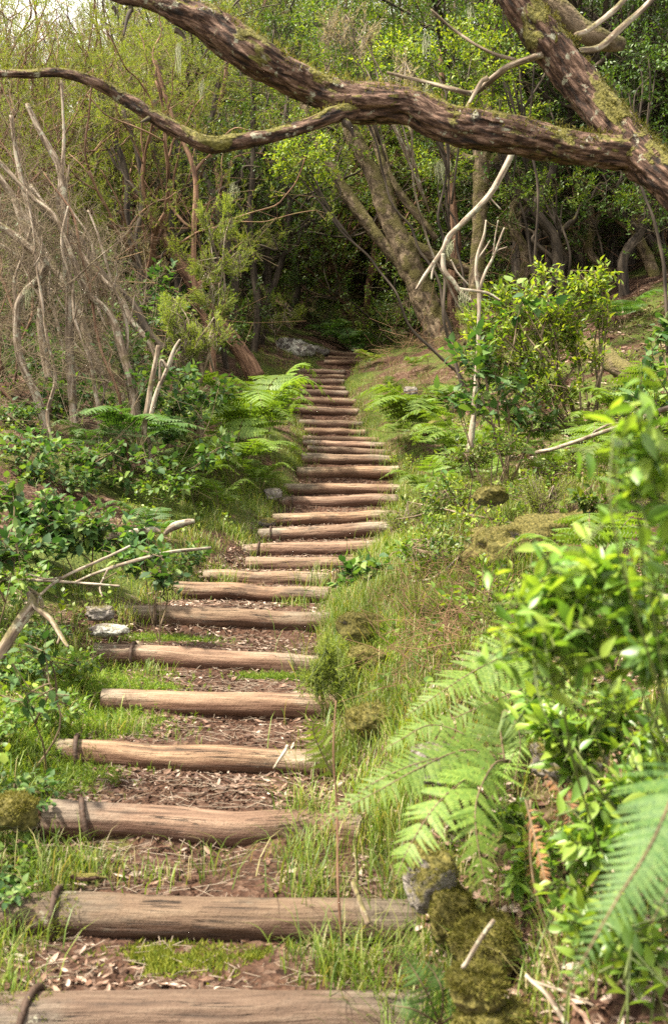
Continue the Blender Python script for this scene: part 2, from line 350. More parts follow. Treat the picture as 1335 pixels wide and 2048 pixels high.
M['lichen'] = leaf_mat('beard_lichen', [(.2, .21, .13), (.31, .32, .21)], .9, .3, tcol=(1.1, 1.1, .9), spec=.05)
M['stonemoss'] = stone_mat('mossy_stone', .58); M['stonefull'] = stone_mat('thick_mossed_stone', .95); M['stone'] = stone_mat('grey_stone', .25); M['stonepale'] = stone_mat('lichened_stone', .2, True)

# ------------------------------------------------------------------ the steps: measured in the photograph
# (depth, left px, left top y, right px, right top y, radius)
STEPS = [
 (2.60, -75, 1990, 860, 1988, .072), (3.03, -50, 1786, 868, 1793, .069), (3.56, 90, 1602, 720, 1634, .068), (4.20, 110, 1475, 668, 1497, .064),
 (4.80, 203, 1378, 672, 1388, .064), (5.50, 190, 1285, 640, 1312, .064), (6.28, 243, 1210, 662, 1224, .066), (6.98, 350, 1162, 655, 1174, .066),
 (7.45, 408, 1139, 655, 1148, .058), (8.0, 492, 1114, 745, 1114, .063), (8.6, 484, 1089, 765, 1079, .066), (9.2, 517, 1057, 785, 1043, .070),
 (9.8, 546, 1027, 792, 1021, .066), (10.45, 557, 994, 794, 989, .070), (11.1, 566, 966, 815, 968, .070), (11.8, 594, 934, 806, 932, .078),
 (12.5, 604, 907, 780, 910, .072), (13.0, 614, 890, 780, 899, .060), (13.5, 606, 879, 770, 884, .062), (14.0, 606, 870, 760, 874, .058),
 (14.55, 609, 855, 730, 858, .066), (15.1, 598, 838, 726, 842, .068), (15.75, 582, 811, 716, 817, .070), (16.35, 571, 793, 712, 798, .066),
 (16.95, 560, 775, 696, 782, .066), (17.4, 566, 766, 690, 773, .055), (17.95, 575, 756, 688, 758, .066), (18.4, 584, 748, 688, 750, .055),
 (19.0, 587, 737, 690, 740, .06), (20.3, 648, 720, 732, 719, .06), (20.8, 656, 711, 738, 713, .06), (21.4, 658, 699, 740, 708, .07)]
ND = np.array([s[0] for s in STEPS])
NZ = np.array([CZ - ((s[2] + s[4]) / 2 - 1024) * s[0] / FPX for s in STEPS])
NL = np.array([(s[1] - 667.5) * s[0] / FPX for s in STEPS]); NR = np.array([(s[3] - 667.5) * s[0] / FPX for s in STEPS])
def smooth(v, k=2):
    p = np.pad(v, k, mode='edge'); w = np.array([1, 2, 3, 2, 1.]); return np.convolve(p, w / w.sum(), 'valid')
XC = smooth((NL + NR) / 2); HW = smooth((NR - NL) / 2)
YB = np.concatenate([[-3, 0], ND, [24, 30, 45, 80]])
ZB = np.concatenate([[NZ[0] - .75, NZ[0] - .38], NZ, [NZ[-1] + .35, NZ[-1] + 1.3, NZ[-1] + 4.0, NZ[-1] + 9]])
XCB = np.concatenate([[XC[0], XC[0]], XC, [1.3, 5, 12, 20]]); HWB = np.concatenate([[HW[0], HW[0]], HW, [.5, .4, .2, .2]])
def ground_z(x, y, detail=True):
    x = np.atleast_1d(np.asarray(x, float)); y = np.atleast_1d(np.asarray(y, float)); x, y = np.broadcast_arrays(x, y)
    zp = np.interp(y, YB, ZB) - .035; u = x - np.interp(y, YB, XCB); hw = np.interp(y, YB, HWB)
    a = np.abs(u) - hw; ap = np.maximum(a, 0)
    lat = np.minimum(ap, 7) + .35 * np.maximum(ap - 7, 0)
    right = .36 * lat + .20 * sstep(0, .45, a) * (1 - sstep(3.6, 5.5, y))
    left = .36 * lat + .03 * sstep(0, .3, a)
    z = zp + np.where(u > 0, right, left)
    z = z + np.where(u < 0, .32 * np.maximum(-x - 5, 0) * sstep(10, 26, y), 0)
    z = z + 6.5 * sstep(22, 44, y) * sstep(-14, -4, x) + 3 * sstep(22, 60, y)
    z = z - .14 * (1 - sstep(-.12, .06, a))
    if detail:
        q = np.column_stack([x.ravel(), y.ravel(), np.zeros(x.size)])
        n = (.10 * fbm(q * 1.1, 3, 3) + .035 * fbm(q * 5, 2, 8)).reshape(x.shape)
        z = z + n * sstep(-.05, .5, a)
    return z
def gz(x, y): return float(ground_z(x, y)[0])
def gpx(px, d, dz=0):
    x = (px - 667.5) * d / FPX; return np.array([x, d, gz(x, d) + dz])
def on_path(x, y, grow=0.):
    return np.abs(x - np.interp(y, YB, XCB)) < np.interp(y, YB, HWB) + grow

def grid_axis(lo, a, b, hi, fine, g=1.08):
    r = list(np.arange(a, b, fine)); s = fine; v = r[-1]
    while v < hi: s = min(s * g, 2.5); v += s; r.append(v)
    s = fine; v = r[0]; l = []
    while v > lo: s = min(s * g, 2.5); v -= s; l.append(v)
    return np.array(l[::-1] + r)
gx = grid_axis(-60, -3, 3, 60, .045); gy = grid_axis(-6, .5, 13, 95, .05)
X, Y = np.meshgrid(gx, gy); Z = ground_z(X, Y)
mb = MB(); nx = len(gx); ny = len(gy); i = (np.arange(ny - 1)[:, None] * nx + np.arange(nx - 1)[None]).reshape(-1)
mb.add(np.column_stack([X.ravel(), Y.ravel(), Z.ravel()]), [np.column_stack([i, i + 1, i + nx + 1, i + nx])])
tag(mb.build('ground', M['ground']), 'brown forest floor of soil, moss and fallen leaves rising beside the steps', 'ground', kind='structure')

# trodden treads
def tread_z(y):
    py = [-1.]; pz = [NZ[0] - .38]
    for k in range(len(ND)):
        r = STEPS[k][5]; rise = NZ[k] - (NZ[k - 1] if k else NZ[0] - .12)
        foot = NZ[k] - min(2 * r * .93, max(rise + .02, .105))
        pv = NZ[k - 1] if k else NZ[0] - .12
        py += [ND[k] - r - .1, ND[k] - r * .85, ND[k] + r * .8]; pz += [min(pv - .02 + .25 * max(foot - pv, 0), foot), foot, NZ[k] - .022]
    py += [24, 30]; pz += [NZ[-1] + .3, NZ[-1] + 1.2]
    return np.interp(y, py, pz)
yy = np.concatenate([np.arange(.2, 10, .022), np.arange(10, 24, .04)]); uu = np.linspace(-1, 1, 61)
U, Yg = np.meshgrid(uu, yy); Xg = np.interp(Yg, YB, XCB) + U * (np.interp(Yg, YB, HWB) + .18)
# let the treads tilt like the logs
tl = np.interp(Yg, ND, smooth(np.array([(s[2] - s[4]) * s[0] / FPX / max(r - l, .2) for s, l, r in zip(STEPS, NL, NR)])))
q = np.column_stack([Xg.ravel(), Yg.ravel(), np.zeros(Xg.size)])
Zg = tread_z(Yg) + tl * (Xg - np.interp(Yg, YB, XCB)) + (.022 * fbm(q * 4, 3, 5) + .012 * fbm(q * 18, 3, 6)).reshape(Xg.shape)
Zg = Zg - .2 * sstep(.86, 1., np.abs(U))
mb = MB(); nx = len(uu); i = (np.arange(len(yy) - 1)[:, None] * nx + np.arange(nx - 1)[None]).reshape(-1)
mb.add(np.column_stack([Xg.ravel(), Yg.ravel(), Zg.ravel()]), [np.column_stack([i, i + 1, i + nx + 1, i + nx])])
tag(mb.build('path', M['path']), 'trodden brown soil path between the log steps', 'path', kind='structure')
def surf_z(x, y):
    """top of ground or tread"""
    x = np.asarray(x, float); y = np.asarray(y, float)
    g = ground_z(x, y); c = np.interp(y, YB, XCB); h = np.interp(y, YB, HWB)
    t = tread_z(y) + np.interp(y, ND, smooth(np.array([(s[2] - s[4]) * s[0] / FPX / max(r - l, .2) for s, l, r in zip(STEPS, NL, NR)]))) * (x - c)
    inp = np.abs(x - c) < h + .06
    return np.where(inp, np.maximum(t, g), g)

HOOKS = {0: 52, 1: 118, 2: 188, 3: 163, 5: 266, 6: 316, 10: 515, 11: 541, 13: 586}
LOOK = ['wide grey log step at the very bottom of the flight, cut by the photo edge',
 'thick grey-brown log step second from the bottom, with upright rusty hook', 'tan lichen-flecked log step third from the bottom, tilted down to the ferns',
 'long brown log step fourth from the bottom, rusty hook near its end', 'smooth brown log step fifth from the bottom, set in leaf litter without hook',
 'pale topped log step sixth from the bottom, hook bent over its grey end', 'lichen crusted log step seventh from the bottom, beside two pale stones',
 'tapering brown log step eighth from the bottom, dark soil below it', 'thin half-buried log step ninth from the bottom, grass tuft growing over it',
 'tan log step tenth from the bottom, its end under the bramble', 'brown log step eleventh from the bottom, dark iron hook at its end', 'sloping log step twelfth from the bottom, hook at its cut end',
 'brown log step thirteenth from the bottom, just above the mossy cushion', 'log step fourteenth from the bottom, small bent hook on it', 'broad dark log step fifteenth from the bottom, beside a dark stone',
 'thick log step sixteenth from the bottom, below the yellow young fern', 'pale log step seventeenth from the bottom, level with the yellow young fern', 'whitish worn log step eighteenth from the bottom, littered with leaves',
 'thin log step nineteenth from the bottom, close to its neighbours', 'thin log step twentieth from the bottom, lower of a tight pair', 'reddish log step twenty-first from the bottom, small green sprout in front',
 'log step twelfth from the top, beside the bracken clump', 'log step eleventh from the top, above dark leaf litter', 'log step tenth from the top, light brown and rounded',
 'log step ninth from the top, where the flight bends', 'thin log step eighth from the top, grass at both ends', 'log step seventh from the top, pale and short', 'thin log step sixth from the top',
 'log step fifth from the top, below a flat stretch of soil', 'log step fourth from the top, hardly raised above the soil', 'log step third from the top, in shade', 'log step at the top of the flight, dark and shaded']
LOOK[29], LOOK[30] = 'log step third from the top, hardly raised above the soil', 'log step second from the top, in shade'
LOOK[28] = 'log step fourth from the top, below a flat stretch of soil'; LOOK[27] = 'thin log step fifth from the top, between grassy edges'
LOOK[26] = 'log step sixth from the top, pale and short'; LOOK[25] = 'thin log step seventh from the top, grass at both ends'
LOOK[24] = 'log step eighth from the top, where the flight bends'; LOOK[23] = 'log step ninth from the top, light brown and rounded'
LOOK[22] = 'log step tenth from the top, above dark leaf litter'; LOOK[21] = 'log step eleventh from the top, beside the bracken clump'
MOSSY = []
for k, (d, l, yl, r_, yr, rad) in enumerate(STEPS):
    R_ = rng(100 + k)
    a = P(l, yl, d) - [0, 0, rad]; b = P(r_, yr, d) - [0, 0, rad]
    a[1] += R_.normal(0, .015) ; b[1] += R_.normal(0, .015)
    mid = (a + b) / 2
    n = 6; pts = a + (b - a) * np.linspace(0, 1, n)[:, None]; pts[1:-1, 2] += R_.normal(0, .004, n - 2); pts[1:-1, 1] += R_.normal(0, .01, n - 2)
    rr = rad * (1 + R_.normal(0, .03, n)) * np.linspace(1 + R_.uniform(-.06, .06), 1, n)
    t = thing('log_step', mid, LOOK[k], 'log step', 'log steps of the forest stairway')
    mb = MB(); near = d < 9
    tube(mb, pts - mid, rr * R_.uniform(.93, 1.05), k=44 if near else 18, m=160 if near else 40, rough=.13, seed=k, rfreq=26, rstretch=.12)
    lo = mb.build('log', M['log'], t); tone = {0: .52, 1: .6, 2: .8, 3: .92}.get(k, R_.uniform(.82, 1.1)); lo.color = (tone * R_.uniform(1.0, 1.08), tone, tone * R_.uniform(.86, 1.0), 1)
    if k in HOOKS:
        h = P(HOOKS[k], yl, d); h[2] = a[2] + (b[2] - a[2]) * (h[0] - a[0]) / (b[0] - a[0]); s = .008
        # bent bar: stake behind, over the log, down its front
        ang = np.radians(np.linspace(150, -35, 9)); tw = R_.uniform(-.03, .03)
        hp = [np.array([h[0] + tw, d + (rad + .012) * math.cos(x_) * -1 * -1 if False else d + (rad + .014) * math.cos(x_), h[2] + (rad + .016) * math.sin(x_)]) for x_ in ang]
        hp = [np.array([h[0] + tw * (1 - j / 8) * (1 if k != 2 else 3), d - (rad + .012) * math.cos(math.pi - x_) * 1, h[2] + (rad + .012) * math.sin(x_)]) for j, x_ in enumerate(np.radians(np.linspace(40, 205, 9)))]
        hm = MB(); tube(hm, np.array(hp) - mid, s * (1.25 if near else 1), k=10, m=60, rough=.25, rfreq=60, seed=k, rstretch=6); hm.build('iron_hook', M['rust'], t)
        if near:
            MOSSY.append((t, h - mid, rad, k))

# ------------------------------------------------------------------ leaf templates (y = along the leaf, z = face)
def leaf_t(w=.32, fold=.10, droop=.12, n=4, jag=0.):
    ts = np.linspace(0, 1, n + 1); V = []; F = []
    for t in ts:
        ww = w * (math.sin(math.pi * t ** .78) * (1.08 - .3 * t) if 0 < t < 1 else 0); zz = -droop * t * t
        V += [(0, t, zz)]
        if 0 < t < 1: V += [(-ww, t + .02, zz + fold * ww / w), (ww, t + .02, zz + fold * ww / w)]
    # index: base 0, stations 1+3i, tip last
    Q = []; T = []
    c = [0] + [1 + 3 * i for i in range(n - 1)] + [len(V) - 1]
    for i in range(n):
        p, q_ = c[i], c[i + 1]
        if i == 0: T += [(p, q_, q_ + 1), (p, q_ + 2, q_)]
        elif i == n - 1: T += [(p, q_, p + 1), (p, p + 2, q_)]
        else: Q += [(p, q_, q_ + 1, p + 1), (p, p + 2, q_ + 2, q_)]
    V = np.array(V, float)
    if jag:
        for i in range(n - 1):
            f = 1 + jag * (1 if i % 2 else -1); V[2 + 3 * i, 0] *= f; V[3 + 3 * i, 0] *= f
    return V, ([np.array(T)] + ([np.array(Q)] if Q else []))
LEAF2 = leaf_t(.25, .08, .15, 3); LEAF4 = leaf_t(.21, .07, .2, 7); LEAFJ = leaf_t(.33, .05, .18, 11, .13); LEAFJF = leaf_t(.36, .05, .15, 4)
LEAFT = (np.array([(0, 0, 0), (-.22, .5, .05), (0, 1, -.1), (.22, .5, .05)]), [np.array([(0, 3, 2, 1)])])
def frames(D, Nn):
    D = nrm(D); X = nrm(np.cross(D, Nn)); Zv = np.cross(X, D); return np.stack([X, D, Zv], -1)
def twig_leaves(T, D, length, nleaf, size, R, up=.6, spread=.9, jit=.35):
    """leaves set alternately along twigs that end at T and point along D"""
    n = len(T); Mx = []; Ps = []
    a = nrm(np.cross(D, R.normal(0, 1, (n, 3)))); b = np.cross(D, a)
    for j in range(nleaf):
        s = 1 - j / max(nleaf - .5, 1); ang = j * 2.4 + R.normal(0, .4, n)
        side = np.cos(ang)[:, None] * a + np.sin(ang)[:, None] * b
        d = D * (.35 + .5 * s) + side * spread * (1.1 - .6 * s) + R.normal(0, jit * .5, (n, 3)); d[:, 2] += -.05
        nn = np.array([0, 0, up]) + R.normal(0, jit, (n, 3)) + .3 * D
        sz = size * R.uniform(.6, 1.15, n) * (.75 + .25 * (1 - abs(s - .5)))
        Mx.append(frames(d, nn) * sz[:, None, None]); Ps.append(T - D * (length * (1 - s))[:, None] if np.ndim(length) else T - D * length * (1 - s))
    return np.concatenate(Mx), np.concatenate(Ps)
PRISM = (np.array([(math.cos(a), y_, math.sin(a)) for y_ in (0, 1) for a in (0, 2.094, 4.189)]), [np.array([(0, 1, 4, 3), (1, 2, 5, 4), (2, 0, 3, 5)])])
def sticks(mb, A, B, r, mi=0):
    A = np.asarray(A); B = np.asarray(B); D = B - A; Ln = np.linalg.norm(D, axis=1); F = frames(D, np.tile([.13, .27, .95], (len(A), 1)))
    r = np.ones(len(A)) * r
    mb.inst(*PRISM, F * np.stack([r, Ln, r], -1)[:, None, :], A, mi=mi)
# heath sprig: fine needles round an upright axis
def sprig_t(n=16, seed=1, w=.03, ln=.28):
    R = rng(seed); V = []; F = []
    for i in range(n):
        t = i / n; a = i * 2.4; d = np.array([math.cos(a) * .75, .75, math.sin(a) * .75]); b0 = np.array([0, t * .85, 0]); s = np.cross(d, [.3, .2, .9]); s = s / np.linalg.norm(s) * w
        k = len(V); V += [b0 - s, b0 + s, b0 + d * ln * R.uniform(.7, 1.1)]; F += [(k, k + 1, k + 2)]
    return np.array(V), [np.array(F)]
SPRIG = sprig_t(18); SPRIGF = sprig_t(9, 2, .05, .36)
def rand_ell(R, n, c, r, shell=.5):
    v = nrm(R.normal(0, 1, (n, 3))); s = R.uniform(0, 1, n) ** (1 / 3.); s = shell * (.75 + .25 * s) + (1 - shell) * s
    return np.asarray(c) + v * s[:, None] * np.asarray(r), v

def blob_shrub(name, root, blobs, leafmat, label, cat, group=None, leaf=.06, tmpl=LEAF4, nleaf=7, twl=.16, stem_r=.012, stemmat='twig', seed=0,
               up=.6, nst=None, upb=.5, extra=None, spread=.9, foliage_name='foliage', twr=.0016, lump=.35, single=False):
    """root on the ground; blobs = [(centre, radii, number of twigs)]: limbs grow to every blob, twigs to points of it, leaves on the twigs"""
    R = rng(seed); root = np.asarray(root, float); t = thing(name, root, label, cat, group)
    st = MB(); fo = MB(); hub = np.zeros(3)
    if single:
        hub = (np.asarray(blobs[0][0], float) - root) * [.9, .9, .8]; tube(st, [[0, 0, -.1], hub * .35 + R.normal(0, .12, 3), hub * .7 + R.normal(0, .12, 3), hub], [stem_r * 1.6, stem_r * 1.35, stem_r * 1.1, stem_r * .9], k=9, m=30, rough=.15, seed=seed, wob=.08)
    for bi, (c, r, n) in enumerate(blobs):
        c = np.asarray(c, float) - root; r = np.asarray(r, float) * np.ones(3)
        nl = max(2, min(4, int(n / 20))) if not single else max(2, min(7, int(n / 14)))
        T, v = rand_ell(R, n, c, r, .45)
        # lumpy outline: pull points towards a few clump centres
        K, _ = rand_ell(R, max(3, n // 9), c, r, .75); ki = np.argmin(((T[:, None] - K[None]) ** 2).sum(-1), 1); T = T + (K[ki] - T) * lump
        ends, _ = rand_ell(R, nl, c, r * .6, .3); mids = []
        for ei, e in enumerate(ends):
            m1 = e * .5 + R.normal(0, .12, 3) * np.linalg.norm(e) * .5; m1[2] = abs(e[2]) * .45
            p = np.array([R.normal(0, .03, 3) * [1, 1, 0] - [0, 0, .03], m1, e])
            if single: p = np.array([hub * R.uniform(.75, 1), (hub + e) / 2 + R.normal(0, .08, 3), e])
            if mids and not single: j0 = mids[0][R.integers(0, len(mids[0]) // 2 + 1)]; p = np.array([j0, (j0 + e) / 2 + R.normal(0, .06, 3), e])
            cc, *_ = tube(st, p, [stem_r, stem_r * .7, stem_r * .35], k=6, m=10, seed=seed + bi)
            mids.append(cc[4:])
        mids = np.concatenate(mids); bi_ = np.argmin(((T[:, None] - mids[None]) ** 2).sum(-1) + R.uniform(0, .02, (n, len(mids))), 1); A = mids[bi_]
        D = nrm(nrm(T - A) + v * .3 + np.array([0, 0, upb]) + R.normal(0, .25, (n, 3)))
        B = T - D * twl; sticks(st, A, B, twr * 1.4); sticks(st, B, T, twr)
        Mx, Ps = twig_leaves(T, D, twl, nleaf, leaf, R, up, spread)
        fo.inst(*tmpl, Mx, Ps)
    if extra: extra(st, fo, root)
    st.build('stem', M[stemmat], t); fo.build(foliage_name, M[leafmat], t)
    return t

def moss_tufts(mb, C, Nn, R, n, size, mi=0):
    """short fibres on points"""
    i = R.integers(0, len(C), n); d = nrm(Nn[i] + R.normal(0, .6, (n, 3))); s = size * R.uniform(.4, 1.3, n)
    mb.inst(*BLADE, frames(d, R.normal(0, 1, (n, 3))) * np.stack([s * .5, s, s], -1)[:, None, :], C[i] + R.normal(0, size * .35, (n, 3)), mi=mi)
BLADE = (np.array([(-.3, 0, 0), (.3, 0, 0), (0, 1, 0)]), [np.array([(0, 1, 2)])])
for t_, h_, rad_, k_ in MOSSY:
    R_ = rng(500 + k_); n_ = 420; a_ = R_.uniform(1.2, 4.0, n_); x_ = h_[0] + R_.normal(.0, .045, n_) - .01; N_ = np.column_stack([0 * a_, np.cos(a_), np.sin(a_)]); C_ = N_ * rad_ * .98; C_[:, 0] = x_
    kk = fbm(np.column_stack([x_ * 25, a_ * 2, a_ * 0 + k_]), 2, 3) > -.05; mo_ = MB(); moss_tufts(mo_, C_[kk], N_[kk], R_, 900, .010); mo_.build('moss', M['mossfilm'], t_)
def surf_samples(c, X, Yv, r, R, n, lo=.2):
    i = R.integers(0, len(c), n); a = R.uniform(0, 2 * np.pi, n); N_ = np.cos(a)[:, None] * X[i] + np.sin(a)[:, None] * Yv[i]
    k = N_[:, 2] > lo + .5 * vnoise(c[i] * 4, 4); i = i[k]; N_ = N_[k]
    return c[i] + N_ * r[i][:, None] * .97 + R.normal(0, .012, (len(i), 3)), N_

# ------------------------------------------------------------------ woodland trees: prototypes, then copies
def grow(mb, p, d, L, r, lvl, R, ends, prm):
    n = prm.get('seg', 6); pts = [p]; cur = np.array(d, float); q = np.array(p, float)
    for i in range(n):
        cur = nrm(cur + R.normal(0, prm['wob'], 3) + np.array([0, 0, prm['up']])); q = q + cur * L / n; pts.append(q.copy())
    pts = np.array(pts); rr = r * np.linspace(1, prm['tap'], n + 1)
    tube(mb, pts, rr, k=max(4, min(12, int(4 + r * 60))), m=n * (3 if r > .03 else 2), rough=.14 if r > .03 else 0, rfreq=9, seed=int(R.integers(0, 999)))
    if lvl == 0:
        ends.append((pts[-1], cur)); ends.append((pts[n // 2 + 1], nrm(cur + R.normal(0, .6, 3)))); return
    nc = prm['kids'][lvl] if isinstance(prm['kids'], dict) else prm['kids']
    for j in range(nc):
        f = prm['from'] + (1 - prm['from']) * (j + R.uniform(.3, 1)) / nc; ii = min(n, max(1, int(f * n))); a = pts[ii]; t = nrm(pts[ii] - pts[ii - 1])
        side = nrm(np.cross(t, R.normal(0, 1, 3))); nd = nrm(t * math.cos(prm['ang']) + side * math.sin(prm['ang']))
        grow(mb, a, nd, L * R.uniform(.5, .78), rr[ii] * R.uniform(.5, .72), lvl - 1, R, ends, prm)
    grow(mb, pts[-1], cur, L * .65, rr[-1] * .9, lvl - 1, R, ends, prm)
HOLD = []
def laurel_proto(seed, H, r0, leafmat, bark, dens=60, leaf=.075, lean=.15, trunks=1, levels=3, low=.45, wob=.16):
    R = rng(seed); mb = MB(); ends = []
    for k in range(trunks):
        a = R.uniform(0, 6.28); d = nrm([math.cos(a) * (lean + .2 * (trunks > 1)), math.sin(a) * (lean + .2 * (trunks > 1)), 1])
        grow(mb, np.array([math.cos(a) * .12 * (trunks > 1), math.sin(a) * .12 * (trunks > 1), -.3]), d, H * R.uniform(.42, .55), r0 * R.uniform(.75, 1), levels, R, ends, dict(wob=wob, up=.06, tap=.62, kids=3, ang=.75, seg=7, **{'from': low}))
    E = np.array([e[0] for e in ends]); D = np.array([e[1] for e in ends])
    n = len(E) * dens // 8; i = R.integers(0, len(E), n); T = E[i] + R.normal(0, .28, (n, 3)); Dd = nrm(D[i] + R.normal(0, .6, (n, 3)) + [0, 0, .25])
    fo = MB(); sticks(mb, E[i] - D[i] * .1, T, .003)
    Mx, Ps = twig_leaves(T, Dd, .2, 8, leaf, R, .6, .9); fo.inst(*LEAF2, Mx, Ps)
    t = thing('laurel_tree', (0, 0, 0), 'x', 'tree'); mb.build('trunk', M[bark], t); fo.build('crown', M[leafmat], t)
    HOLD.append(t); return t
def heath_proto(seed, H, r0, leafmat, bark, stems=5, dens=40, sp=.11, spreadang=.5, levels=2, low=.4, up=.1):
    R = rng(seed); mb = MB(); ends = []
    for k in range(stems):
        a = k * 6.28 / stems + R.uniform(-.4, .4); s = R.uniform(.4, 1.1) * spreadang; d = nrm([math.cos(a) * s, math.sin(a) * s, 1])
        grow(mb, np.array([math.cos(a) * .1, math.sin(a) * .1, -.3]), d, H * R.uniform(.4, .6), r0 * R.uniform(.5, 1), levels, R, ends, dict(wob=.2, up=up, tap=.55, kids=4, ang=.55, seg=7, **{'from': low}))
    E = np.array([e[0] for e in ends]); D = np.array([e[1] for e in ends])
    n = len(E) * dens // 6; i = R.integers(0, len(E), n); T = E[i] + R.normal(0, .25, (n, 3)) * [1, 1, .8]; Dd = nrm(D[i] * .4 + R.normal(0, .4, (n, 3)) + [0, 0, .8])
    fo = MB(); sticks(mb, E[i], T - Dd * .1, .0028)
    Mx, Ps = twig_leaves(T, Dd, .22, 6, sp, R, .2, .55, .3); fo.inst(*SPRIGF, Mx, Ps)
    t = thing('heath_tree', (0, 0, 0), 'x', 'tree'); mb.build('trunk', M[bark], t); fo.build('crown', M[leafmat], t)
    HOLD.append(t); return t
def bush_proto(name, seed, h, w, leafmat, leaf, tmpl=LEAF2, n=90, cat='shrub'):
    t = blob_shrub(name, (0, 0, 0), [((0, 0, h * .6), (w, w, h * .5), n)], leafmat, 'x', cat, leaf=leaf, tmpl=tmpl, nleaf=8, twl=.2, seed=seed)
    HOLD.append(t); return t
first = set()
def place(proto, x, y, label, group, s=1., rz=None, R=rng(5), dz=0., tilt=(0, 0)):
    rz = R.uniform(0, 6.28) if rz is None else rz; z = gz(x, y) + dz
    if proto.name not in first:
        first.add(proto.name); proto.location = (x, y, z); proto.rotation_euler = (*tilt, rz); proto.scale = (s,) * 3
        proto['label'] = label; proto['group'] = group; return proto
    return dup(proto, (x, y, z), rz, s, label, group, tilt)

LA = laurel_proto(1, 9, .17, 'laurel', 'bark_moss', 60); LB = laurel_proto(2, 8, .13, 'laureldark', 'bark_dark', 92, lean=.4, trunks=3, wob=.3, low=.3)
LC = laurel_proto(3, 10, .15, 'laureldark', 'bark_dark', 90, lean=.25, trunks=2, wob=.26, low=.35); LD = laurel_proto(4, 7.5, .1, 'laurel', 'bark_brown', 60, lean=.3, trunks=3, low=.25)
LE = laurel_proto(5, 8.5, .12, 'laurelfresh', 'bark_moss', 56, lean=.3, trunks=2, low=.3)
HA = heath_proto(11, 6.5, .085, 'heath', 'bark_brown', 6, 36, low=.3); HB = heath_proto(12, 5.5, .07, 'heathbright', 'bark_pale', 5, 36, low=.25)
HC = heath_proto(13, 6, .08, 'heathdry', 'bark_pale', 6, 26, sp=.09); HD = heath_proto(14, 7.5, .1, 'heath', 'bark_dark', 5, 32, spreadang=.7)
RT = rng(77)
def T(proto, px, d, label, group, s=1., rz=None): return place(proto, (px - 667.5) * d / FPX, d, label, group, s, rz, RT)
g1 = 'trees of the dark wood beyond the slope'; l1 = 'dark-trunked laurel tree standing in the deep shade of the wood'
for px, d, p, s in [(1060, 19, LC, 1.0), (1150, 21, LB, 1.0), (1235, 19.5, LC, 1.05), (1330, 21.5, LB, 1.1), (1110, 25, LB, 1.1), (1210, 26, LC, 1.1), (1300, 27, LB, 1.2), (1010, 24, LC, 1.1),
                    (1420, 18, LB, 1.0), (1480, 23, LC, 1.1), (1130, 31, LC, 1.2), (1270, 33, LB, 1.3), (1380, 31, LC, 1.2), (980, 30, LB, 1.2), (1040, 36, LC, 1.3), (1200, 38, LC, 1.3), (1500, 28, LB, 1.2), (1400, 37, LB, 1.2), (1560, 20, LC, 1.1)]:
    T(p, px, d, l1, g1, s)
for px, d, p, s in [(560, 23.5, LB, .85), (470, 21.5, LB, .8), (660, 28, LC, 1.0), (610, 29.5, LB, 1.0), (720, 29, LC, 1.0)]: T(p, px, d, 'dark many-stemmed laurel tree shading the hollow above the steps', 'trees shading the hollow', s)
g2 = 'broad-leaved trees closing off the top of the steps'; l2 = 'leafy green laurel tree crowding behind the top of the steps'
for px, d, p, s in [(640, 26, LD, 1.0), (720, 25, LD, .95), (560, 27, LD, 1.05), (800, 27, LD, 1.05), (690, 31, LA, 1.1), (600, 33, LE, 1.1), (860, 29, LE, 1.1), (760, 35, LA, 1.2), (520, 36, LA, 1.2), (900, 34, LE, 1.15), (650, 40, LB, 1.3), (830, 41, LC, 1.3), (480, 31, LD, 1.0), (940, 38, LE, 1.3)]:
    T(p, px, d, l2, g2, s)
g3 = 'heath trees on the bright slope'; l3 = 'feathery heath tree of many thin rising stems on the bright slope'
for px, d, p, s in [(240, 17, HA, .95), (340, 20, HD, 1.0), (130, 18, HB, .8), (440, 23, HD, 1.05), (-80, 15, HA, .85), (190, 25, HC, .95), (310, 26, HB, 1.1), (400, 29, HB, 1.2), (-60, 23, HC, .9),
                    (230, 33, HB, 1.0), (340, 35, HC, 1.2), (480, 26, HD, 1.0), (420, 42, HB, 1.3), (-170, 20, HA, 1.0), (500, 30, HD, 1.0), (100, 34, HB, .8), (60, 19, HC, .8), (260, 22, HC, .95)]:
    T(p, px, d, l3, g3, s)
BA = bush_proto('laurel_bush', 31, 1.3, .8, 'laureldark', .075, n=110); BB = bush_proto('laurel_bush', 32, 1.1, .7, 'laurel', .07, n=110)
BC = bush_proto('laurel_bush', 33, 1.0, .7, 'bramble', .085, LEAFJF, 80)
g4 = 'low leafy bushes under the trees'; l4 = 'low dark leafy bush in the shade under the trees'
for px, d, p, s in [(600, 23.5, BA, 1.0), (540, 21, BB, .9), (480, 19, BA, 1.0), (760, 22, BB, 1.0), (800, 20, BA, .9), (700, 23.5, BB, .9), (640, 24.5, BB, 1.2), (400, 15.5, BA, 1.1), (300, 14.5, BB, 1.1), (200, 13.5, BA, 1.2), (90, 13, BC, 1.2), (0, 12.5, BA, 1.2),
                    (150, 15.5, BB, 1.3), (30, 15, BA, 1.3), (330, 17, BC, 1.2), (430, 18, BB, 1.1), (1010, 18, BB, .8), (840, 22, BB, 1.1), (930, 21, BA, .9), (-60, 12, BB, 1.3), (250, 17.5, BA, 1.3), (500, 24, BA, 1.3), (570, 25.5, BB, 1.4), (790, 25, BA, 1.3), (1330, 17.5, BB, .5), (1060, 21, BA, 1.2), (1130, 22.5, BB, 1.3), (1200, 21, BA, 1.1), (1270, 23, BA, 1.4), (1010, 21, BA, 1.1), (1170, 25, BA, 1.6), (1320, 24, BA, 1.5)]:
    T(p, px, d, l4, g4, s)
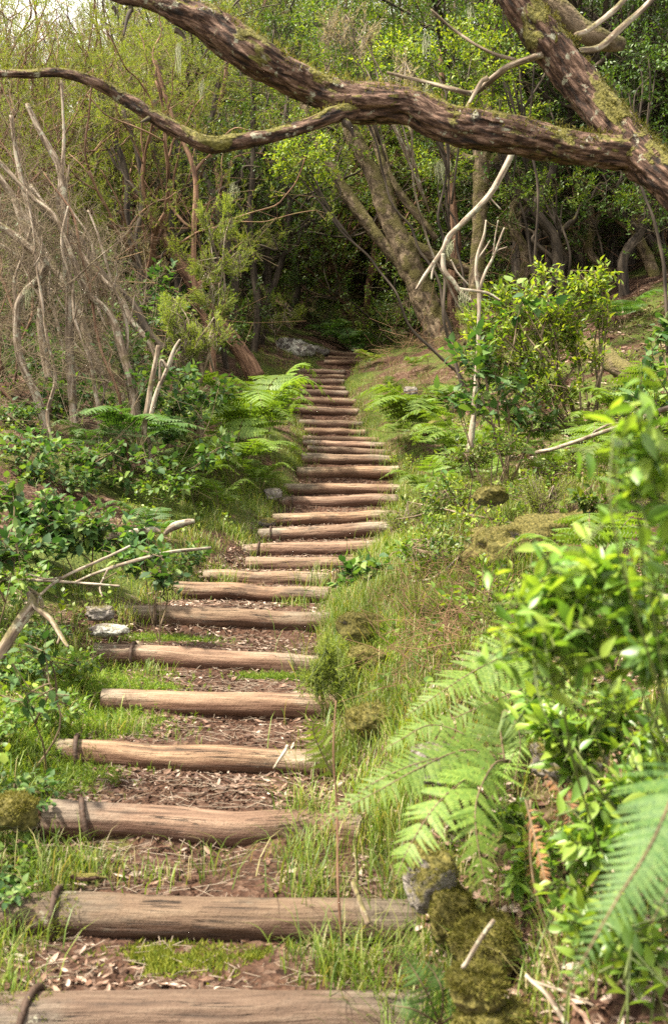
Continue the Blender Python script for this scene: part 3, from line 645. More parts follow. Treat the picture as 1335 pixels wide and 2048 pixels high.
# young broad-leaved trees whose bright leaves fill the upper middle
for px, py, d, rx, ry, n, mat, lab in [
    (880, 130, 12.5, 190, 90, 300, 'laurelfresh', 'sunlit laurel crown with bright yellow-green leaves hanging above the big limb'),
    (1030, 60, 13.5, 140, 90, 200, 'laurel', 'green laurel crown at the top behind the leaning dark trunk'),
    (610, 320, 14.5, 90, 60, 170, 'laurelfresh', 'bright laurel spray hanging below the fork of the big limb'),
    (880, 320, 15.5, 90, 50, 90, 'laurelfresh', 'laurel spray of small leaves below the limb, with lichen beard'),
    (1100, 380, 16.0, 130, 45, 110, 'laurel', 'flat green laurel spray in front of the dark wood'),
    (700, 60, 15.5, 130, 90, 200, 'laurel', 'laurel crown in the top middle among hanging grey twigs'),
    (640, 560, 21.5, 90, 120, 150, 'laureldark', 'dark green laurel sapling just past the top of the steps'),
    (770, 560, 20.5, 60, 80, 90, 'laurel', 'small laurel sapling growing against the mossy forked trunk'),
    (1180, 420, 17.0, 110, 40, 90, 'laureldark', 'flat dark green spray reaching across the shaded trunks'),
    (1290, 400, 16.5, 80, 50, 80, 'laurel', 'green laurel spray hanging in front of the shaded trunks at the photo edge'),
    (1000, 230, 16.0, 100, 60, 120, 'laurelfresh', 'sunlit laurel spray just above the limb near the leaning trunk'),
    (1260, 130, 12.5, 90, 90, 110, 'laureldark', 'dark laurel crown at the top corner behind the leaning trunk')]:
    c = P(px, py, d); q_ = {(610, 320): 945, (640, 560): 800, (700, 60): 930}.get((px, py), px + 70 if px > 700 else 900); root = gpx(q_, d + .3)
    blob_shrub('laurel_sapling', root, [(c, (rx * d / FPX, .6, ry * d / FPX), n)], mat, lab, 'young tree', None, leaf=.065, tmpl=LEAF2, nleaf=9, twl=.26, stem_r=.016, stemmat='bark_dark', seed=int(px + py), up=.7, upb=.1, single=True)

# ------------------------------------------------------------------ named trunks drawn from the photograph
def trunk_thing(name, lists, d, label, cat, bark, k=12, rough=.12, rfreq=10, group=None, wob=.0, parts=None, crown=None, partname='branch', rstretch=.3):
    """lists[0] is the trunk, the rest are limbs"""
    p0, r0 = pxl(lists[0], d); base = p0[0]; t = thing(name, base, label, cat, group)
    for j, L in enumerate(lists):
        p, r = pxl(L, d); mb = MB(); ln = np.linalg.norm(np.diff(p, axis=0), axis=1).sum()
        tube(mb, p - base, r, k=k if r.max() > .03 else 7, m=int(max(8, min(90, ln / .05))), rough=rough, rfreq=rfreq, seed=j + int(abs(lists[0][0][0])), wob=wob, rstretch=rstretch)
        mb.build('trunk' if j == 0 else partname, M[bark], t)
    if crown:
        mat, blobs, leaf, tm = crown; R = rng(int(abs(lists[0][0][0]))); fo = MB(); tw = MB()
        for px, py, dd, rx, ry, n in blobs:
            c = P(px, py, dd) - base; Tt, v = rand_ell(R, n, c, (rx * dd / FPX, .7, ry * dd / FPX), .4); D = nrm(v + R.normal(0, .5, (n, 3)) + [0, 0, .3])
            sticks(fo, Tt - D * .5 + R.normal(0, .1, (n, 3)), Tt, .003, mi=1)
            Mx, Ps = twig_leaves(Tt, D, .24, 8, leaf, R, .6 if tm is LEAF2 else .2, .9 if tm is LEAF2 else .5); fo.inst(*tm, Mx, Ps)
        fo.build('crown', [M[mat], M['twig']], t)
    return t
trunk_thing('laurel_tree', [
    [(912, 745, 42), (893, 700, 36), (872, 650, 29), (850, 600, 26), (826, 545, 24), (806, 495, 24), (778, 440, 20), (745, 350, 16), (715, 290, 16), (695, 245, 14), (670, 170, 12), (640, 60, 9)],
    [(803, 490, 14), (787, 430, 11), (776, 380, 9), (762, 320, 8), (747, 265, 8), (735, 200, 7), (740, 120, 5)],
    [(790, 465, 14), (830, 495, 14), (870, 515, 13), (905, 528, 12), (950, 545, 8)],
    [(838, 590, 10), (812, 555, 9), (790, 520, 9), (755, 475, 12), (722, 430, 13), (690, 385, 12), (660, 335, 10), (636, 290, 8), (610, 220, 7), (590, 130, 5)],
    [(872, 478, 6), (838, 435, 8), (805, 395, 8), (780, 350, 6), (765, 290, 5)],
    [(868, 660, 8), (845, 640, 8), (825, 590, 8), (815, 550, 6)]],
    18.2, 'big mossy laurel tree with a leaning trunk forking into several limbs beside the steps', 'tree', 'bark_moss', k=22, rough=.22, rfreq=16, rstretch=.8,
    crown=('laurel', [(640, 240, 17.5, 150, 110, 150), (740, 120, 17.5, 150, 110, 150), (560, 170, 18.5, 110, 90, 90)], .07, LEAF2))
trunk_thing('laurel_tree', [[(948, 690, 22), (951, 600, 16), (953, 540, 15), (958, 450, 14), (960, 380, 15), (962, 320, 18), (968, 250, 15), (978, 150, 13), (985, 20, 10), (990, -150, 7)],
    [(965, 330, 12), (1000, 310, 10), (1040, 300, 9)], [(962, 325, 10), (925, 315, 9), (895, 295, 7)]], 17.0, 'straight upright mossy trunk with rough greenish bark behind the pale dead branch', 'tree', 'bark_moss', k=16, rough=.2, rfreq=18, rstretch=.8,
    crown=('laurel', [(960, 120, 17, 130, 90, 130), (1040, 230, 17, 90, 60, 70)], .07, LEAF2))
trunk_thing('laurel_tree', [[(903, 690, 15), (905, 640, 12), (904, 560, 11), (912, 480, 10), (905, 420, 9), (900, 350, 8), (890, 250, 7), (880, 100, 6)]], 18.6, 'slim reddish bare trunk between the mossy forked tree and the straight trunk', 'tree', 'bark_brown',
    crown=('laureldark', [(890, 180, 18.6, 110, 80, 90)], .07, LEAF2))
trunk_thing('heath_tree', [[(512, 755, 20), (490, 715, 17), (465, 680, 16), (428, 638, 16), (392, 580, 14), (355, 525, 12), (330, 480, 11), (300, 430, 9), (262, 370, 7), (240, 300, 5)]], 16.5, 'thick leaning red-brown heath trunk slanting up beside the grassy bank', 'tree', 'bark_brown', k=14, rough=.2,
    crown=('heath', [(260, 300, 16.5, 80, 60, 60)], .1, SPRIGF))
trunk_thing('heath_tree', [[(362, 590, 24), (352, 520, 20), (345, 465, 18), (325, 420, 10), (290, 385, 8), (235, 340, 7), (195, 290, 6), (178, 250, 6), (170, 200, 5)],
    [(345, 465, 10), (300, 395, 7), (250, 350, 6), (205, 320, 5), (140, 300, 4)], [(345, 470, 12), (350, 410, 8), (330, 330, 7), (290, 270, 6), (250, 225, 5), (235, 150, 4)],
    [(348, 470, 12), (372, 400, 8), (350, 320, 7), (340, 250, 6), (320, 150, 5)], [(352, 480, 9), (385, 410, 7), (395, 330, 6), (420, 250, 6), (440, 150, 5)], [(350, 455, 7), (370, 400, 6), (410, 330, 5), (434, 315, 4)], [(348, 450, 7), (310, 380, 6), (265, 290, 5), (245, 235, 5), (262, 180, 4)]],
    17.5, 'broad heath tree whose thin dark stems fan out in curves from one stump', 'tree', 'bark_dark', k=10, crown=('heath', [(220, 170, 17.5, 110, 70, 90), (350, 140, 17.5, 110, 80, 80), (440, 170, 17.5, 60, 60, 40), (300, 60, 17.5, 120, 50, 60)], .1, SPRIGF))
for L, lab in [([(1100, 600, 14), (1096, 540, 13), (1094, 470, 12), (1095, 400, 12), (1088, 340, 11), (1080, 200, 9)], 'grey upright trunk in the dark wood just above the bright shrub'),
               ([(1165, 560, 14), (1158, 500, 13), (1153, 450, 12), (1142, 400, 12), (1135, 330, 10), (1150, 200, 8)], 'dark trunk with a slight bend in the wood behind the bright shrub'),
               ([(1232, 640, 17), (1228, 580, 15), (1222, 500, 13), (1228, 430, 14), (1250, 360, 10), (1270, 250, 8)], 'stout dark trunk rising where the brown leaf slope meets the wood'),
               ([(1075, 590, 12), (1062, 520, 10), (1054, 440, 10), (1066, 390, 9), (1050, 300, 8)], 'thin dark trunk forking low among the shaded trees'),
               ([(1345, 640, 12), (1330, 560, 9), (1312, 480, 8), (1300, 420, 7), (1280, 330, 6)], 'slanting brown trunk at the photo edge above the leaf slope')]:
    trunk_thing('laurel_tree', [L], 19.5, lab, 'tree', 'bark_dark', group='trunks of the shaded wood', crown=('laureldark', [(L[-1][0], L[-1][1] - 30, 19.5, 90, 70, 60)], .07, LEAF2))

def crooked(px, d, r, bark, seed, top=300, lab='crooked mossy trunk leaning in the edge of the shaded wood', lean=0, grp='crooked trunks at the edge of the wood', cm=('laureldark', .07, LEAF2)):
    R = rng(seed); b = gpx(px, d, -.15); py0 = 1024 - (b[2] - CZ) * FPX / d; n = 7; ys = np.linspace(py0, top, n); xs = px + np.cumsum(np.r_[0, R.normal(lean, 16, n - 1)])
    L = [[(xs[i], ys[i], r * (1 - .5 * i / n)) for i in range(n)]]
    for j in (2, 3, 4):
        sg = 1 if R.uniform() > .5 else -1; q = [(xs[j], ys[j], r * .55)]
        for m in range(1, 5): q.append((xs[j] + sg * m * R.uniform(14, 30), ys[j] - m * R.uniform(14, 34), r * (.5 - .09 * m)))
        L.append(q)
    trunk_thing('laurel_tree', L, d, lab, 'tree', bark, k=12, rough=.2, rfreq=14, group=grp, rstretch=.6,
        crown=(cm[0], [(xs[-1], top, d, 70, 45, 50), (L[1][-1][0], L[1][-1][1], d, 40, 25, 22)], cm[1], cm[2]))
for a in [(1035, 17.5, 11, 'bark_moss', 1, 330, 'crooked mossy trunk leaning in the edge of the shaded wood', -4), (1120, 17, 13, 'bark_dark', 2), (1185, 17.8, 10, 'bark_moss', 3), (1250, 16.8, 12, 'bark_dark', 4, 320, 'crooked mossy trunk leaning in the edge of the shaded wood', 5), (1310, 17.4, 13, 'bark_moss', 5), (1085, 18.6, 9, 'bark_dark', 6), (1215, 18.8, 10, 'bark_dark', 7), (1345, 18.2, 10, 'bark_dark', 8, 300, 'crooked mossy trunk leaning in the edge of the shaded wood', -8)]:
    crooked(*a)
for i_, (px_, d_, r_, top_, ln_) in enumerate([(352, 15.5, 8, 150, -16), (395, 16.5, 9, 200, -12), (430, 15.2, 7, 120, -14), (470, 18.5, 10, 230, -8), (505, 19, 8, 160, -12), (540, 21, 10, 240, 6), (330, 17.2, 9, 110, -18), (455, 17, 6, 90, -6), (290, 15, 7, 220, -12), (520, 20.2, 7, 120, 8), (415, 19, 8, 60, 4)]):
    crooked(px_, d_, r_, 'bark_brown' if i_ % 4 == 2 else 'bark_dark', 40 + i_, top_, 'arching dark heath stem rising behind the grassy bank left of the upper steps', ln_, 'arching heath stems behind the grassy bank', ('heath', .1, SPRIGF))

# ------------------------------------------------------------------ the overhanging tree close above the steps
def big_tree():
    d0 = 5.2
    A = [(1960, 1120, 66, 4.7), (1900, 1000, 60, 4.7), (1790, 840, 54, 4.75), (1620, 640, 50, 4.85), (1460, 478, 48, 5.0), (1345, 375, 46, 5.1), (1277, 310, 45, 5.2), (1225, 250, 42, 5.25), (1170, 180, 41, 5.3), (1110, 100, 42, 5.3), (1055, 28, 40, 5.3), (990, -60, 36, 5.3), (900, -190, 30, 5.3), (800, -330, 20, 5.2)]
    B = [(1290, 318, 34, 5.22), (1240, 304, 40, 5.2), (1170, 297, 37, 5.2), (1080, 283, 38, 5.15), (1000, 271, 41, 5.1), (930, 260, 43, 5.1), (870, 240, 40, 5.1), (820, 214, 38, 5.1), (760, 207, 41, 5.1), (695, 204, 45, 5.1), (630, 180, 39, 5.1), (560, 143, 40, 5.05), (500, 106, 44, 5.0), (430, 62, 40, 5.0), (370, 30, 33, 5.0), (300, 4, 22, 5.0), (220, -12, 14, 5.0), (120, -40, 11, 5.0)]
    Cc = [(705, 220, 26, 5.08), (675, 228, 20, 5.0), (620, 250, 17, 4.95), (560, 268, 17, 4.9), (480, 283, 19, 4.85), (415, 286, 21, 4.8), (370, 266, 19, 4.8), (310, 230, 18, 4.8), (250, 194, 17, 4.8), (190, 165, 14, 4.75), (130, 150, 12, 4.75), (60, 149, 11, 4.7), (-30, 143, 10, 4.7)]
    base, _ = pxl(A[:1]); base = base[0]
    t = thing('overhanging_tree', base, 'leaning dark tree with shaggy mossy bark whose long limb arches over the steps', 'tree')
    R = rng(3)
    for nm, L, seed, br in (('trunk', A, 1, 'bark_red'), ('limb', B, 2, 'bark_red'), ('branch', Cc, 3, 'bark_red')):
        p, r = pxl(L); mb = MB(); mo = MB(); ln = np.linalg.norm(np.diff(p, axis=0), axis=1).sum()
        big = nm != 'branch'
        c, tt, rr, X, Yv = tube(mb, p - base, r * (.87 if big else .78), k=72 if big else 40, m=int(ln / .010), rough=.30 if big else .28, rfreq=27 if big else 44, seed=seed, rstretch=.26, wob=.015)
        # peeling bark strips
        n = int(ln * (34 if big else 20)); i = R.integers(2, len(c) - 8, n); a = R.uniform(0, 6.28, n)
        for i_, a_ in zip(i, a):
            s_ = int(R.integers(5, 14)); j = np.arange(i_, min(len(c) - 1, i_ + s_)); off = np.linspace(1.0, R.uniform(1.02, 1.22), len(j)); aa = a_ + np.linspace(0, R.normal(0, .15), len(j))
            w = .10 if big else .13
            Vv = []
            for q, (jj, o, an) in enumerate(zip(j, off, aa)):
                ww = w * (1 - abs(2 * q / max(len(j) - 1, 1) - 1) * .7)
                for sg in (-1, 1):
                    an2 = an + sg * ww; Vv.append(c[jj] + (math.cos(an2) * X[jj] + math.sin(an2) * Yv[jj]) * rr[jj] * (o + (.02 if sg > 0 else 0)))
            if len(j) > 2:
                q = np.arange(len(j) - 1) * 2; bkv = np.column_stack([np.full(2 * len(j), rr[i_] * math.cos(a_)), np.full(2 * len(j), rr[i_] * math.sin(a_)), np.repeat(j * .012, 2)])
                mb.add(np.array(Vv), [np.column_stack([q, q + 1, q + 3, q + 2])], bk=bkv)
        part = mb.build(nm, M[br], t)
        Cp, Np = surf_samples(c, X, Yv, rr, R, int(ln * 1500), .25); moss_tufts(mo, Cp, Np, R, int(ln * 2800 * (1 if big else .3)), .018)
        mo.build('moss', M['moss'], part)
    # stubs and thin branches
    def tw(name, L, mat, k=7, wob=.02):
        p, r = pxl(L); mb = MB(); tube(mb, p - base, r, k=k, m=len(L) * 6, rough=.15, rfreq=40, seed=len(L), wob=wob); mb.build(name, M[mat], t)
    tw('twig', [(1085, 108, 7, 5.25), (1020, 125, 7, 5.4), (985, 150, 7, 5.5), (942, 184, 6, 5.6), (905, 180, 5, 5.6), (850, 166, 4, 5.7), (775, 148, 3, 5.7)], 'bark_pale')
    tw('twig', [(975, 155, 5, 5.5), (950, 195, 4, 5.5), (925, 230, 3, 5.4)], 'bark_pale')
    tw('twig', [(1030, 120, 4, 5.4), (960, 95, 3, 5.5), (900, 60, 3, 5.6), (860, 25, 2, 5.6)], 'bark_pale')
    tw('twig', [(1150, 104, 6, 5.3), (1195, 94, 7, 5.5), (1245, 55, 7, 5.6), (1290, 15, 6, 5.7), (1340, -40, 5, 5.8)], 'bark_pale')
    tw('twig', [(1150, 70, 5, 5.3), (1185, 48, 6, 5.4), (1225, 15, 6, 5.5), (1260, -20, 5, 5.6)], 'bark_pale')
    tw('limb', [(1245, 310, 20, 5.4), (1225, 275, 21, 5.5), (1180, 225, 19, 5.6), (1150, 180, 17, 5.7), (1135, 130, 15, 5.8), (1120, 40, 13, 5.9)], 'bark_red', 16)
    tw('limb', [(1240, 88, 14, 5.8), (1200, 78, 20, 5.7), (1155, 55, 20, 5.7), (1115, 15, 20, 5.7), (1080, -40, 18, 5.7)], 'bark_moss', 16)
    for L in ([(262, 15, 5, 5.0), (252, 35, 4, 4.95), (246, 72, 1.5, 4.9)], [(350, 60, 6, 5.0), (362, 74, 3, 4.97), (366, 82, 1, 4.95)], [(303, 226, 7, 4.8), (290, 232, 4, 4.75), (278, 238, 1, 4.7)],
              [(225, 14, 4, 5.0), (228, 24, 3, 5.0), (229, 32, 1, 5.0)], [(690, 245, 9, 5.0), (700, 262, 5, 5.0), (704, 275, 2, 5.0)]):
        tw('stub', L, 'bark_dark')
    # crown far above, out of the frame, that dapples the light
    Rr = rng(9); fo = MB(); st = MB()
    for cx, cy, cz, r_, n in [(-.2, 5.2, 5.6, 1.1, 30), (1.6, 5.6, 6.0, 1.2, 60), (2.8, 4.8, 5.2, 1.1, 50), (-2.2, 4.9, 4.6, .9, 16)]:
        Tt, v = rand_ell(Rr, n, np.array([cx, cy, cz]) - base, r_, .4); D = nrm(v + Rr.normal(0, .5, (n, 3)) + [0, 0, .4]); sticks(st, Tt - D * .4, Tt, .003)
        Mx, Ps = twig_leaves(Tt, D, .24, 7, .1, Rr, .2, .5); fo.inst(*SPRIGF, Mx, Ps)
    st.build('twig', M['twig'], t); fo.build('crown', M['heath'], t)
big_tree()

# ------------------------------------------------------------------ bare stems, dead branches
def px_stems(name, lists, d, label, cat, mat, mb_k=8, group=None, wob=.015, rough=.18):
    p0, r0 = pxl(lists[0], d); base = p0[0]; t = thing(name, base, label, cat, group)
    for j, L in enumerate(lists):
        p, r = pxl(L, d); mb = MB(); tube(mb, p - base, r, k=mb_k, m=max(10, len(L) * 7), rough=rough, rfreq=35, seed=j + len(L), wob=wob); mb.build('stem', M[mat], t)
    return t
def rand_twigs(mb, base, p, R, n, ln, r):
    i = R.integers(1, len(p), n); A = p[i]; D = nrm(R.normal(0, 1, (n, 3)) + [0, 0, .5]); m = A + D * ln * R.uniform(.3, .6, (n, 1)); B = m + nrm(D + R.normal(0, .6, (n, 3))) * ln * R.uniform(.2, .5, (n, 1))
    sticks(mb, A - base, m - base, r); sticks(mb, m - base, B - base, r * .6)
    C2 = m + nrm(D + R.normal(0, .9, (n, 3))) * ln * .35; sticks(mb, m - base, C2 - base, r * .5)
def stem_tree(lists, d, label, mat, twn=80, twl=.55):
    t = px_stems('dead_heath', lists, d, label, 'bare shrub', mat, group='bare lichened heath stems'); base = np.array(t.location); R = rng(int(abs(lists[0][0][0])) + 7); mb = MB()
    if twn < 5: return
    for L in lists:
        p, r = pxl(L, d); p = spline(p, 40)[12:]; rand_twigs(mb, base, p, R, twn, twl, .0024)
    mb.build('twig', M['bark_pale'], t)

stem_tree([[(110, 945, 11), (100, 890, 10), (75, 800, 9), (50, 740, 8), (38, 690, 8), (36, 620, 8), (52, 588, 9), (80, 560, 9), (92, 530, 9), (68, 500, 9), (20, 462, 8), (-30, 435, 8)], [(80, 560, 7), (86, 500, 6), (60, 420, 6), (38, 320, 5), (20, 230, 4)], [(36, 620, 5), (32, 560, 4), (52, 500, 3), (70, 430, 3)]], 9.6, 'bare heath with white-blotched lower stem bending towards the photo edge', 'bark_pale')
stem_tree([[(100, 760, 9), (88, 700, 9), (80, 640, 8), (86, 580, 8), (70, 520, 8), (55, 470, 7), (30, 400, 5)], [(86, 600, 6), (60, 540, 5), (18, 500, 5), (-20, 480, 4)]], 10.2, 'bare heath with straight moss-yellow stem close behind the white-blotched one', 'bark_pale')
stem_tree([[(150, 860, 9), (142, 760, 9), (140, 680, 9), (141, 600, 9), (135, 520, 9), (131, 430, 9), (125, 380, 8), (114, 330, 7), (88, 278, 6), (55, 210, 5)], [(131, 450, 5), (118, 400, 4), (125, 330, 4), (128, 250, 3), (120, 160, 3)]], 9.8, 'tallest upright bare heath stem with lichen patches', 'bark_pale', 30)
stem_tree([[(272, 850, 10), (268, 790, 9), (250, 720, 9), (232, 655, 8), (213, 622, 7), (178, 590, 7), (156, 545, 7), (134, 480, 6), (108, 432, 6), (62, 392, 5), (-10, 315, 5)]], 9.4, 'bare grey heath stem with an elbow that leans far over', 'bark_pale')
stem_tree([[(322, 740, 8), (305, 695, 7), (262, 642, 7), (240, 590, 7), (206, 558, 6), (165, 515, 6), (110, 440, 5), (60, 370, 4)]], 10.4, 'mossy bare heath stem leaning parallel behind the grey one with the elbow', 'bark_pale')
stem_tree([[(288, 870, 6), (296, 800, 5.5), (306, 740, 5), (316, 690, 4.5)]], 8.8, 'short broken grey stump-topped stem among the brambles', 'bark_pale', 4, .2)
stem_tree([[(298, 850, 5), (312, 790, 4.5), (335, 735, 4), (348, 700, 3.5), (360, 680, 2)], [(335, 735, 3), (320, 720, 2.5), (318, 760, 2)]], 8.9, 'short pale forked stem with yellow lichen beside the broken stump', 'dead', 4, .2)
stem_tree([[(395, 880, 8), (398, 820, 8), (392, 780, 7), (402, 750, 6), (398, 715, 5), (390, 670, 4)], [(400, 755, 4), (412, 720, 3), (420, 680, 2)]], 10.5, 'dark twisted little stem carrying the bright heath sprays', 'twig', 14, .3)
stem_tree([[(330, 700, 8), (295, 660, 8), (262, 600, 7), (205, 548, 7), (165, 485, 6), (105, 440, 6), (40, 350, 5)]], 12.5, 'dark heath trunk slanting low behind the bare stems', 'bark_dark', 30, .7)  # reddish trunk; its shade is put into the dark bark colour
stem_tree([[(210, 760, 8), (180, 690, 8), (150, 600, 8), (100, 520, 7), (50, 430, 7), (-20, 330, 6)]], 12.0, 'long slanting bare trunk deep in the tangle of dead twigs', 'bark_pale', 40, .7)
RC = rng(909)
for i_ in range(16):
    d_ = RC.uniform(8.8, 12.5); px_ = RC.uniform(-30, 330); b_ = gpx(px_, d_, -.05); y0_ = 1024 - (b_[2] - CZ) * FPX / d_; top_ = RC.uniform(230, 600); n_ = 8; ys_ = np.linspace(y0_, top_, n_)
    xs_ = px_ + np.cumsum(np.r_[0, RC.normal(-12, 16, n_ - 1)]); r_ = RC.uniform(2.6, 5.2)
    Ls = [[(xs_[q], ys_[q], r_ * (1 - .6 * q / n_)) for q in range(n_)]]
    for j_ in (2, 4, 5):
        g_ = RC.normal(0, 14); Q = [(xs_[j_], ys_[j_], r_ * .5)]
        for m_ in range(1, 5): Q.append((xs_[j_] + m_ * g_ + RC.normal(0, 7), ys_[j_] - m_ * RC.uniform(14, 34), r_ * (.46 - .08 * m_)))
        Ls.append(Q)
    t_ = px_stems('dead_heath', Ls, d_, 'thin crooked bare stem in the tangle among the thicker heath stems', 'bare shrub', 'bark_pale' if i_ % 3 else 'bark_brown', group='thin bare stems of the tangle', wob=.03)
    mb_ = MB()
    for L_ in Ls:
        p_, r2_ = pxl(L_, d_); rand_twigs(mb_, np.array(t_.location), spline(p_, 30)[8:], RC, 30, .45, .0022)
    mb_.build('twig', M['bark_pale'], t_)
# pale dead branch hanging from the limb, white dead sapling
px_stems('dead_branch', [[(1022, 308, 6), (1005, 345, 6), (982, 385, 6), (958, 412, 6), (938, 432, 6), (915, 455, 5.5), (897, 475, 5.5), (886, 502, 5), (866, 530, 4), (848, 555, 3.5), (832, 580, 2.5)],
    [(884, 508, 5.5), (888, 538, 5), (905, 560, 5), (922, 585, 4.5), (942, 602, 4)], [(915, 578, 4), (945, 580, 3), (975, 585, 3), (1000, 600, 2.5)], [(868, 528, 3), (864, 545, 2.5), (863, 558, 2)], [(900, 520, 2), (912, 545, 2), (935, 570, 1.5)], [(985, 380, 2), (978, 395, 2), (1000, 420, 1.5)]], 7.2, 'pale forked dead branch hanging from the limb in front of the trunks', 'dead branch', 'dead', wob=.008)
px_stems('dead_sapling', [[(938, 905, 7), (944, 850, 6), (948, 790, 5), (954, 720, 4.5), (957, 650, 4), (958, 590, 4), (952, 545, 3.5), (955, 510, 3), (968, 470, 2.5), (972, 440, 1.5)], [(957, 580, 3), (970, 545, 3), (985, 515, 2.5), (998, 480, 2), (1008, 455, 1.5)], [(978, 530, 2), (990, 505, 1.5), (1012, 495, 1)], [(953, 520, 2), (968, 500, 1.5), (980, 480, 1)], [(985, 512, 1.5), (990, 470, 1.2), (995, 440, 1)]], 8.6, 'white bare sapling with thin forking twigs beside the bright shrub', 'sapling', 'dead', wob=.008)
px_stems('fallen_branch', [[(1072, 905, 4, 7.2), (1130, 888, 4, 6.8), (1190, 870, 4.5, 6.3), (1250, 848, 5, 5.9), (1345, 818, 5.5, 5.4)], [(1180, 874, 3, 6.4), (1215, 850, 2.5, 6.1), (1235, 845, 2, 6)]], None, 'long thin grey fallen branch lying across the ferns', 'branch', 'dead')
px_stems('fallen_branch', [[(-15, 1330, 14, 4.6), (12, 1285, 13, 4.65), (42, 1240, 12, 4.7), (66, 1205, 11, 4.75), (60, 1185, 8, 4.8)], [(66, 1205, 6, 4.75), (85, 1222, 6, 4.7), (105, 1240, 5, 4.65), (120, 1265, 5, 4.6), (135, 1290, 3, 4.5)], [(85, 1215, 4, 4.7), (78, 1190, 3, 4.75), (55, 1172, 2, 4.8)], [(120, 1268, 3, 4.6), (112, 1290, 2, 4.55)]], None, 'crooked grey dead branch with a forked pale end on the moss', 'branch', 'bark_pale')
px_stems('fallen_branch', [[(150, 1165, 3, 5.6), (240, 1130, 3.5, 5.5), (330, 1105, 3.5, 5.6), (420, 1095, 3, 5.9)], [(215, 1140, 2, 5.5), (200, 1175, 2, 5.4), (205, 1195, 1.5, 5.3)]], None, 'straw-coloured thin dead branch lying on the dark bramble', 'branch', 'dead')
px_stems('fallen_branch', [[(-20, 1160, 3, 5.4), (90, 1162, 3, 5.4), (180, 1168, 2.5, 5.3), (240, 1172, 2, 5.3)]], None, 'straight thin twig lying level at the foot of the bramble', 'branch', 'dead')
px_stems('fallen_branch', [[(80, 1190, 3, 5.2), (130, 1155, 3, 5.3), (190, 1125, 3, 5.4), (260, 1090, 2.5, 5.6)], [(130, 1155, 2, 5.3), (95, 1160, 2, 5.2), (60, 1150, 1.5, 5.2)]], None, 'thin dead twig slanting up into the dark bramble', 'branch', 'dead')
px_stems('fallen_branch', [[(820, 1165, 2.5, 6.2), (870, 1150, 3, 6.1), (910, 1120, 3.5, 6.1), (938, 1090, 3.5, 6.1), (960, 1070, 3, 6.1), (1000, 1058, 2.5, 6.1)]], None, 'curved pale dead branch lying against the mossy outcrop', 'branch', 'dead')
px_stems('fallen_log', [[(1155, 690, 13, 11.6), (1190, 700, 22, 11.4), (1225, 728, 19, 11.2), (1262, 748, 18, 11.0), (1300, 766, 15, 10.8)]], None, 'short moss-topped fallen log behind the bright shrub', 'log', 'bark_moss', mb_k=18, rough=.25)
px_stems('driftwood', [[(330, 1068, 4, 6.4), (350, 1054, 9, 6.4), (372, 1046, 8, 6.4), (388, 1043, 4, 6.4)]], None, 'grey weathered root lump lying above the dark bramble', 'deadwood', 'dead', mb_k=14, rough=.3)
px_stems('driftwood', [[(215, 1075, 6, 6.2), (255, 1068, 8, 6.2), (300, 1060, 7, 6.2), (318, 1064, 4, 6.2)]], None, 'pale barkless stick lying half in the dark bramble', 'deadwood', 'dead', mb_k=12, rough=.2)
px_stems('fallen_branch', [[(845, 868, 9, 11.2), (870, 850, 13, 11.2), (890, 838, 11, 11.2)]], None, 'short piece of red-brown rotten branch under the ferns', 'branch', 'bark_red', mb_k=12, rough=.3)

def brush(n, region, dlo, dhi, seed, ln, r, zh, name, label, mat='dead'):
    R = rng(seed); mb = MB(); x0, x1 = region; d = R.uniform(dlo, dhi, n); px = R.uniform(x0, x1, n); x = (px - 667.5) * d / FPX; k = ~on_path(x, d, .25); x = x[k]; d = d[k]; n = len(x)
    z = surf_z(x, d) + R.uniform(0, 1, n) ** 1.4 * zh; A = np.column_stack([x, d, z]); D = nrm(R.normal(0, 1, (n, 3)) * [1, .6, .55]); L = ln * R.uniform(.3, 1.1, (n, 1))
    m = A + D * L * .5; B = m + nrm(D + R.normal(0, .35, (n, 3))) * L * .5; rr = r * R.uniform(.4, 1.2, n)
    sticks(mb, A, m, rr); sticks(mb, m, B, rr * .7); C2 = m + nrm(D + R.normal(0, .7, (n, 3))) * L * .3; sticks(mb, m, C2, rr * .5)
    tag(mb.build(name, M[mat]), label, 'dead twigs', kind='stuff')
brush(560, (-60, 330), 8.5, 12.5, 51, .9, .0026, 1.2, 'brushwood', 'tangle of bleached dead twigs under the bare heath stems', 'bark_pale')
brush(280, (-80, 420), 12, 20, 52, 1.5, .006, 2.4, 'brushwood', 'deeper tangle of brown dead branches behind the bare heath stems', 'bark_brown')
brush(500, (980, 1420), 17, 28, 53, 1.8, .008, 3.0, 'brushwood', 'thicket of thin dark dead branches inside the shaded wood', 'bark_brown')
brush(480, (800, 1000), 4.2, 6.2, 54, .35, .0022, .18, 'dead_stalks', 'red-brown dead fern stalks matted on the bank below the outcrop', 'bark_brown')
brush(300, (770, 940), 13, 19, 55, .8, .004, .6, 'dead_stalks', 'brown dead stalks at the foot of the mossy forked tree', 'bark_brown')

